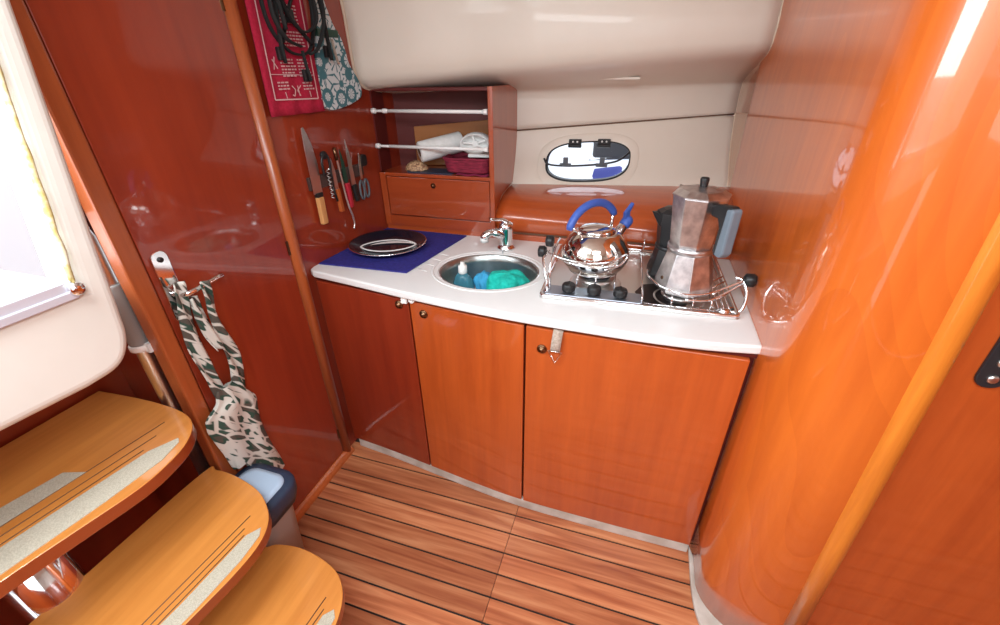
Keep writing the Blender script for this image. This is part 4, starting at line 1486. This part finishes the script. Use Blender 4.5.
obj('binding', shifted(bm, OO), 'darkgreen', ov, bevel=0.003, label='dark green binding')
bm = nb(); bm_tube(bm, smooth_pts([(XL + 0.022, 1.52, 1.65), (XL + 0.024, 1.525, 1.60), (XL + 0.022, 1.535, 1.575)], 4), 0.006, 8, flat=0.5)
obj('hanging_loop', shifted(bm, OO), 'webbing', ov)

# ------------------------------------------------------------------ door furniture and hanging apron
bm = nb()
bm_prism(bm, rrect(0.044, 0.20, 0.021, 7, 0.702, 1.065), XL, XL + 0.006, 'X')
hp = obj('lock_plate', bm, 'chrome', d1, bevel=0.002)
bm = nb()
bm_lathe(bm, [(0.007, 0.0), (0.007, 0.003), (0.0, 0.004)], 14, (XL + 0.006, 0.702, 1.142), 'X')
obj('plate_screw', bm, 'iron', hp)
bm = nb()
bm_tube(bm, smooth_pts([(XL + 0.005, 0.705, 1.045), (XL + 0.035, 0.707, 1.047), (XL + 0.045, 0.725, 1.05), (XL + 0.047, 0.815, 1.057)], 5), 0.0078, 12)
obj('lever_handle', bm, 'chrome', hp)

ap = thing('apron', 'cream cotton apron with dark leaf print hanging from the cabin door handle', 'apron', (XL, 0.72, 0.9))
AO = Vector((-XL, -0.72, -0.9))
AX = XL + 0.022


def ribbon(path, ws, par, nm='tie', mat='leafcloth', fold=0.008):
    P_ = smooth_pts(path, 7)
    Wd = smooth_pts([(w_, 0, 0) for w_ in ws], 7)
    bm = nb()
    rows_ = []
    for p, w_ in zip(P_, Wd):
        rows_.append([(p.x + fold * math.sin(PI * u_ / 3.0 + p.z * 25), p.y + 0.88 * w_.x * (u_ / 6 - 0.5), p.z) for u_ in range(7)])
    bm_grid(bm, rows_)
    return obj(nm, shifted(bm, AO), mat, par, solid=0.003)


ribbon([(AX + 0.018, 0.697, 1.085), (AX + 0.008, 0.694, 1.02), (AX + 0.004, 0.690, 0.95), (AX, 0.686, 0.87), (AX, 0.692, 0.78), (AX, 0.708, 0.70), (AX, 0.73, 0.64)], [0.034, 0.040, 0.042, 0.044, 0.040, 0.046, 0.05], ap, 'neck_strap')
ribbon([(AX + 0.040, 0.745, 1.068), (AX + 0.030, 0.752, 1.02), (AX + 0.02, 0.757, 0.95), (AX + 0.01, 0.765, 0.88), (AX, 0.775, 0.80), (AX, 0.77, 0.72), (AX, 0.75, 0.65)], [0.030, 0.030, 0.026, 0.036, 0.050, 0.056, 0.06], ap, 'neck_strap')
ribbon([(AX + 0.012, 0.722, 1.03), (AX + 0.01, 0.728, 0.97), (AX + 0.008, 0.735, 0.90), (AX + 0.008, 0.742, 0.85)], [0.026, 0.034, 0.034, 0.022], ap, 'waist_tie')
# bunched apron cloth
bm = nb()
rows_ = []
prof = [(0.735, 0.030, 0.735), (0.738, 0.045, 0.70), (0.742, 0.060, 0.665), (0.735, 0.080, 0.64), (0.728, 0.100, 0.61), (0.722, 0.098, 0.56), (0.722, 0.092, 0.50), (0.726, 0.090, 0.44), (0.732, 0.090, 0.38), (0.738, 0.092, 0.32), (0.742, 0.094, 0.26), (0.745, 0.094, 0.20)]
pc = smooth_pts(prof, 4)
for i, p in enumerate(pc):
    row = []
    for k in range(49):
        a = 2 * PI * k / 48
        fx = 0.016 * (1 + 0.35 * math.sin(5 * a + p.z * 9)) * min(1, p.y / 0.07)
        yy_ = p.x - 0.022 + 0.86 * p.y * math.cos(a) * (1 + 0.05 * math.sin(7 * a + p.z * 12))
        zm = 0.455 - 0.155 * min(1, max(0, (yy_ - 0.675) / 0.06))
        row.append((AX + 0.008 + fx * math.sin(a), yy_, 0.735 - (0.735 - p.z) * (0.735 - zm) / 0.535))
    rows_.append(row)
bm_grid(bm, rows_)
bmesh.ops.remove_doubles(bm, verts=bm.verts, dist=1e-5)
obj('apron_body', shifted(bm, AO), 'leafcloth', ap)

# ------------------------------------------------------------------ handrail post
hr = thing('handrail_post', 'vertical steel handrail post with grey foam sleeve beside the steps', 'handrail', (-1.196, 0.614, 0))
bm = nb(); bm_lathe(bm, [(0.0175, 0.0), (0.0175, 1.20), (0.0175, 1.225), (0.012, 1.245), (0.004, 1.25)], 20, (0, 0, 0)); obj('post_tube', bm, 'steel', hr)
bm = nb(); bm_lathe(bm, [(0.0215, 0.935), (0.0225, 0.94), (0.0225, 1.10), (0.0215, 1.105)], 20, (0, 0, 0)); obj('foam_sleeve', bm, 'rubber', hr, label='grey foam sleeve')
bm = nb(); bm_lathe(bm, [(0.024, 0.918), (0.026, 0.920), (0.026, 0.932), (0.024, 0.935)], 20, (0, 0, 0)); bm_box(bm, 0.018, 0.034, -0.004, 0.010, 0.912, 0.938)
obj('hose_clamp', bm, 'white', hr, label='white clamp')
bm = nb(); bm_lathe(bm, [(0.0, 1.26), (0.011, 1.256), (0.014, 1.245), (0.011, 1.234), (0.0, 1.23)], 14, (0, 0, 0), cap=False); obj('end_cap', bm, 'white', hr, label='white end cap')

# ------------------------------------------------------------------ companionway steps
st_ = thing('companionway_steps', 'three curved varnished wooden steps with beige grip strips', 'steps', (-1.0, 0.3, 0))
SO = Vector((1.0, -0.3, 0))


def step(outline, ztop, th, lines, strips):
    op = smooth_pts([(x, y, 0) for x, y in outline[1:-1]], 6)
    pts = [outline[0]] + [(p.x, p.y) for p in op] + [outline[-1]]
    bm = nb()
    bm_prism(bm, pts, ztop - th, ztop)
    tr = obj('tread', shifted(bm, SO), 'tread', st_, bevel=0.003, bseg=3)
    tr.data.materials.append(M['edge'])
    for p in tr.data.polygons:
        if p.normal.z < 0.5:
            p.material_index = 1
    for (x0, y0, x1, y1) in lines:
        bm = nb()
        bm_tube(bm, [(x0, y0, ztop + 0.0002), (x1, y1, ztop + 0.0002)], 0.0016, 6, flat=0.5)
        obj('groove_inlay', shifted(bm, SO), 'seam', tr, label='dark inlaid line')
    for sp in strips:
        bm = nb()
        bm_prism(bm, sp, ztop, ztop + 0.0016)
        obj('grip_strip', shifted(bm, SO), 'grip', tr, label='beige grip strip')
    return tr


Y0 = -0.75
step([(-1.42, Y0), (-1.42, 0.580), (-1.30, 0.588), (-1.20, 0.590), (-1.10, 0.582), (-1.033, 0.555), (-0.988, 0.500), (-0.968, 0.43), (-0.966, 0.36), (-0.985, 0.26), (-1.007, 0.144), (-1.04, -0.1), (-1.11, Y0)],
     0.75, 0.034,
     [(-1.109, 0.538, -1.170, 0.0), (-1.083, 0.495, -1.146, -0.02), (-1.066, 0.450, -1.125, -0.05)],
     [[(-1.050, 0.450), (-1.020, 0.505), (-1.006, 0.495), (-0.992, 0.440), (-1.000, 0.32), (-1.022, 0.151), (-1.075, -0.25), (-1.13, -0.25), (-1.088, 0.183), (-1.070, 0.31)],
      [(-1.178, 0.345), (-1.128, 0.362), (-1.146, 0.214), (-1.175, 0.0), (-1.235, 0.0), (-1.200, 0.24)]])
step([(-1.16, Y0), (-1.148, 0.24), (-1.142, 0.575), (-1.107, 0.600), (-1.02, 0.597), (-0.925, 0.575), (-0.860, 0.538), (-0.823, 0.500), (-0.803, 0.450), (-0.800, 0.38), (-0.812, 0.28), (-0.840, 0.1), (-0.95, Y0)],
     0.50, 0.034,
     [(-0.887, 0.505, -0.912, 0.15), (-0.872, 0.470, -0.896, 0.12), (-0.858, 0.455, -0.882, 0.10)],
     [[(-0.852, 0.455), (-0.832, 0.485), (-0.818, 0.465), (-0.812, 0.40), (-0.820, 0.28), (-0.845, 0.08), (-0.885, 0.08), (-0.862, 0.28)]])
K3 = 0.9613


def k3(pts):
    return [tuple(v * K3 for v in p) for p in pts]


step(k3([(-1.00, Y0), (-0.99, 0.10), (-0.985, 0.500), (-0.960, 0.558), (-0.916, 0.577), (-0.850, 0.583), (-0.770, 0.573), (-0.700, 0.550), (-0.650, 0.505), (-0.622, 0.440), (-0.618, 0.36), (-0.640, 0.2), (-0.75, Y0)]),
     0.30, 0.034,
     k3([(-0.690, 0.483, -0.708, 0.25), (-0.676, 0.455, -0.694, 0.25)]),
     [k3([(-0.668, 0.440), (-0.648, 0.462), (-0.632, 0.445), (-0.630, 0.38), (-0.640, 0.24), (-0.690, 0.24), (-0.672, 0.36)])])
bm = nb()
bm_lathe(bm, [(0.058, 0.0), (0.058, 0.716)], 36, (-1.185 + 1.0, 0.215 - 0.3, 0))
obj('support_column', bm, 'chrome', st_, label='thick polished steel tube')
bm = nb()
bm_box(bm, -1.405, -1.375, -0.7, 0.55, 0.0, 0.716)
bm_box(bm, -1.09, -1.07, -0.7, -0.35, 0.0, 0.466)
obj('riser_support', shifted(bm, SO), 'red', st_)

# ------------------------------------------------------------------ waste bin behind the lowest steps
bn_ = thing('waste_bin', 'grey plastic waste bin with navy rim and pale blue lid behind the lowest steps', 'bin', (-1.008, 0.612, 0))


def loft(bm, specs, cap=True):
    rr = []
    for (w_, d_, r2, z_) in specs:
        rr.append([bm.verts.new((x, y, z_)) for x, y in rrect(w_, d_, r2, 7)])
    for A, B in zip(rr, rr[1:]):
        n_ = len(A)
        for k in range(n_):
            f = bm.faces.new((A[k], A[(k + 1) % n_], B[(k + 1) % n_], B[k]))
            f.smooth = True
    if cap:
        bm.faces.new(rr[0][::-1]); bm.faces.new(rr[-1])


bm = nb(); loft(bm, [(0.125, 0.105, 0.04, 0.0), (0.160, 0.150, 0.05, 0.36), (0.170, 0.16, 0.05, 0.385)]); obj('bin_body', bm, 'bingrey', bn_)
bm = nb(); loft(bm, [(0.188, 0.17, 0.050, 0.352), (0.204, 0.190, 0.058, 0.385), (0.208, 0.194, 0.060, 0.418), (0.200, 0.186, 0.056, 0.430), (0.160, 0.144, 0.042, 0.432)]); obj('rim', bm, 'navyplastic', bn_, label='navy blue rim')
bm = nb(); loft(bm, [(0.158, 0.142, 0.041, 0.425), (0.154, 0.138, 0.040, 0.437), (0.124, 0.11, 0.033, 0.439)]); obj('lid', bm, 'paleblue', bn_, label='pale blue lid')
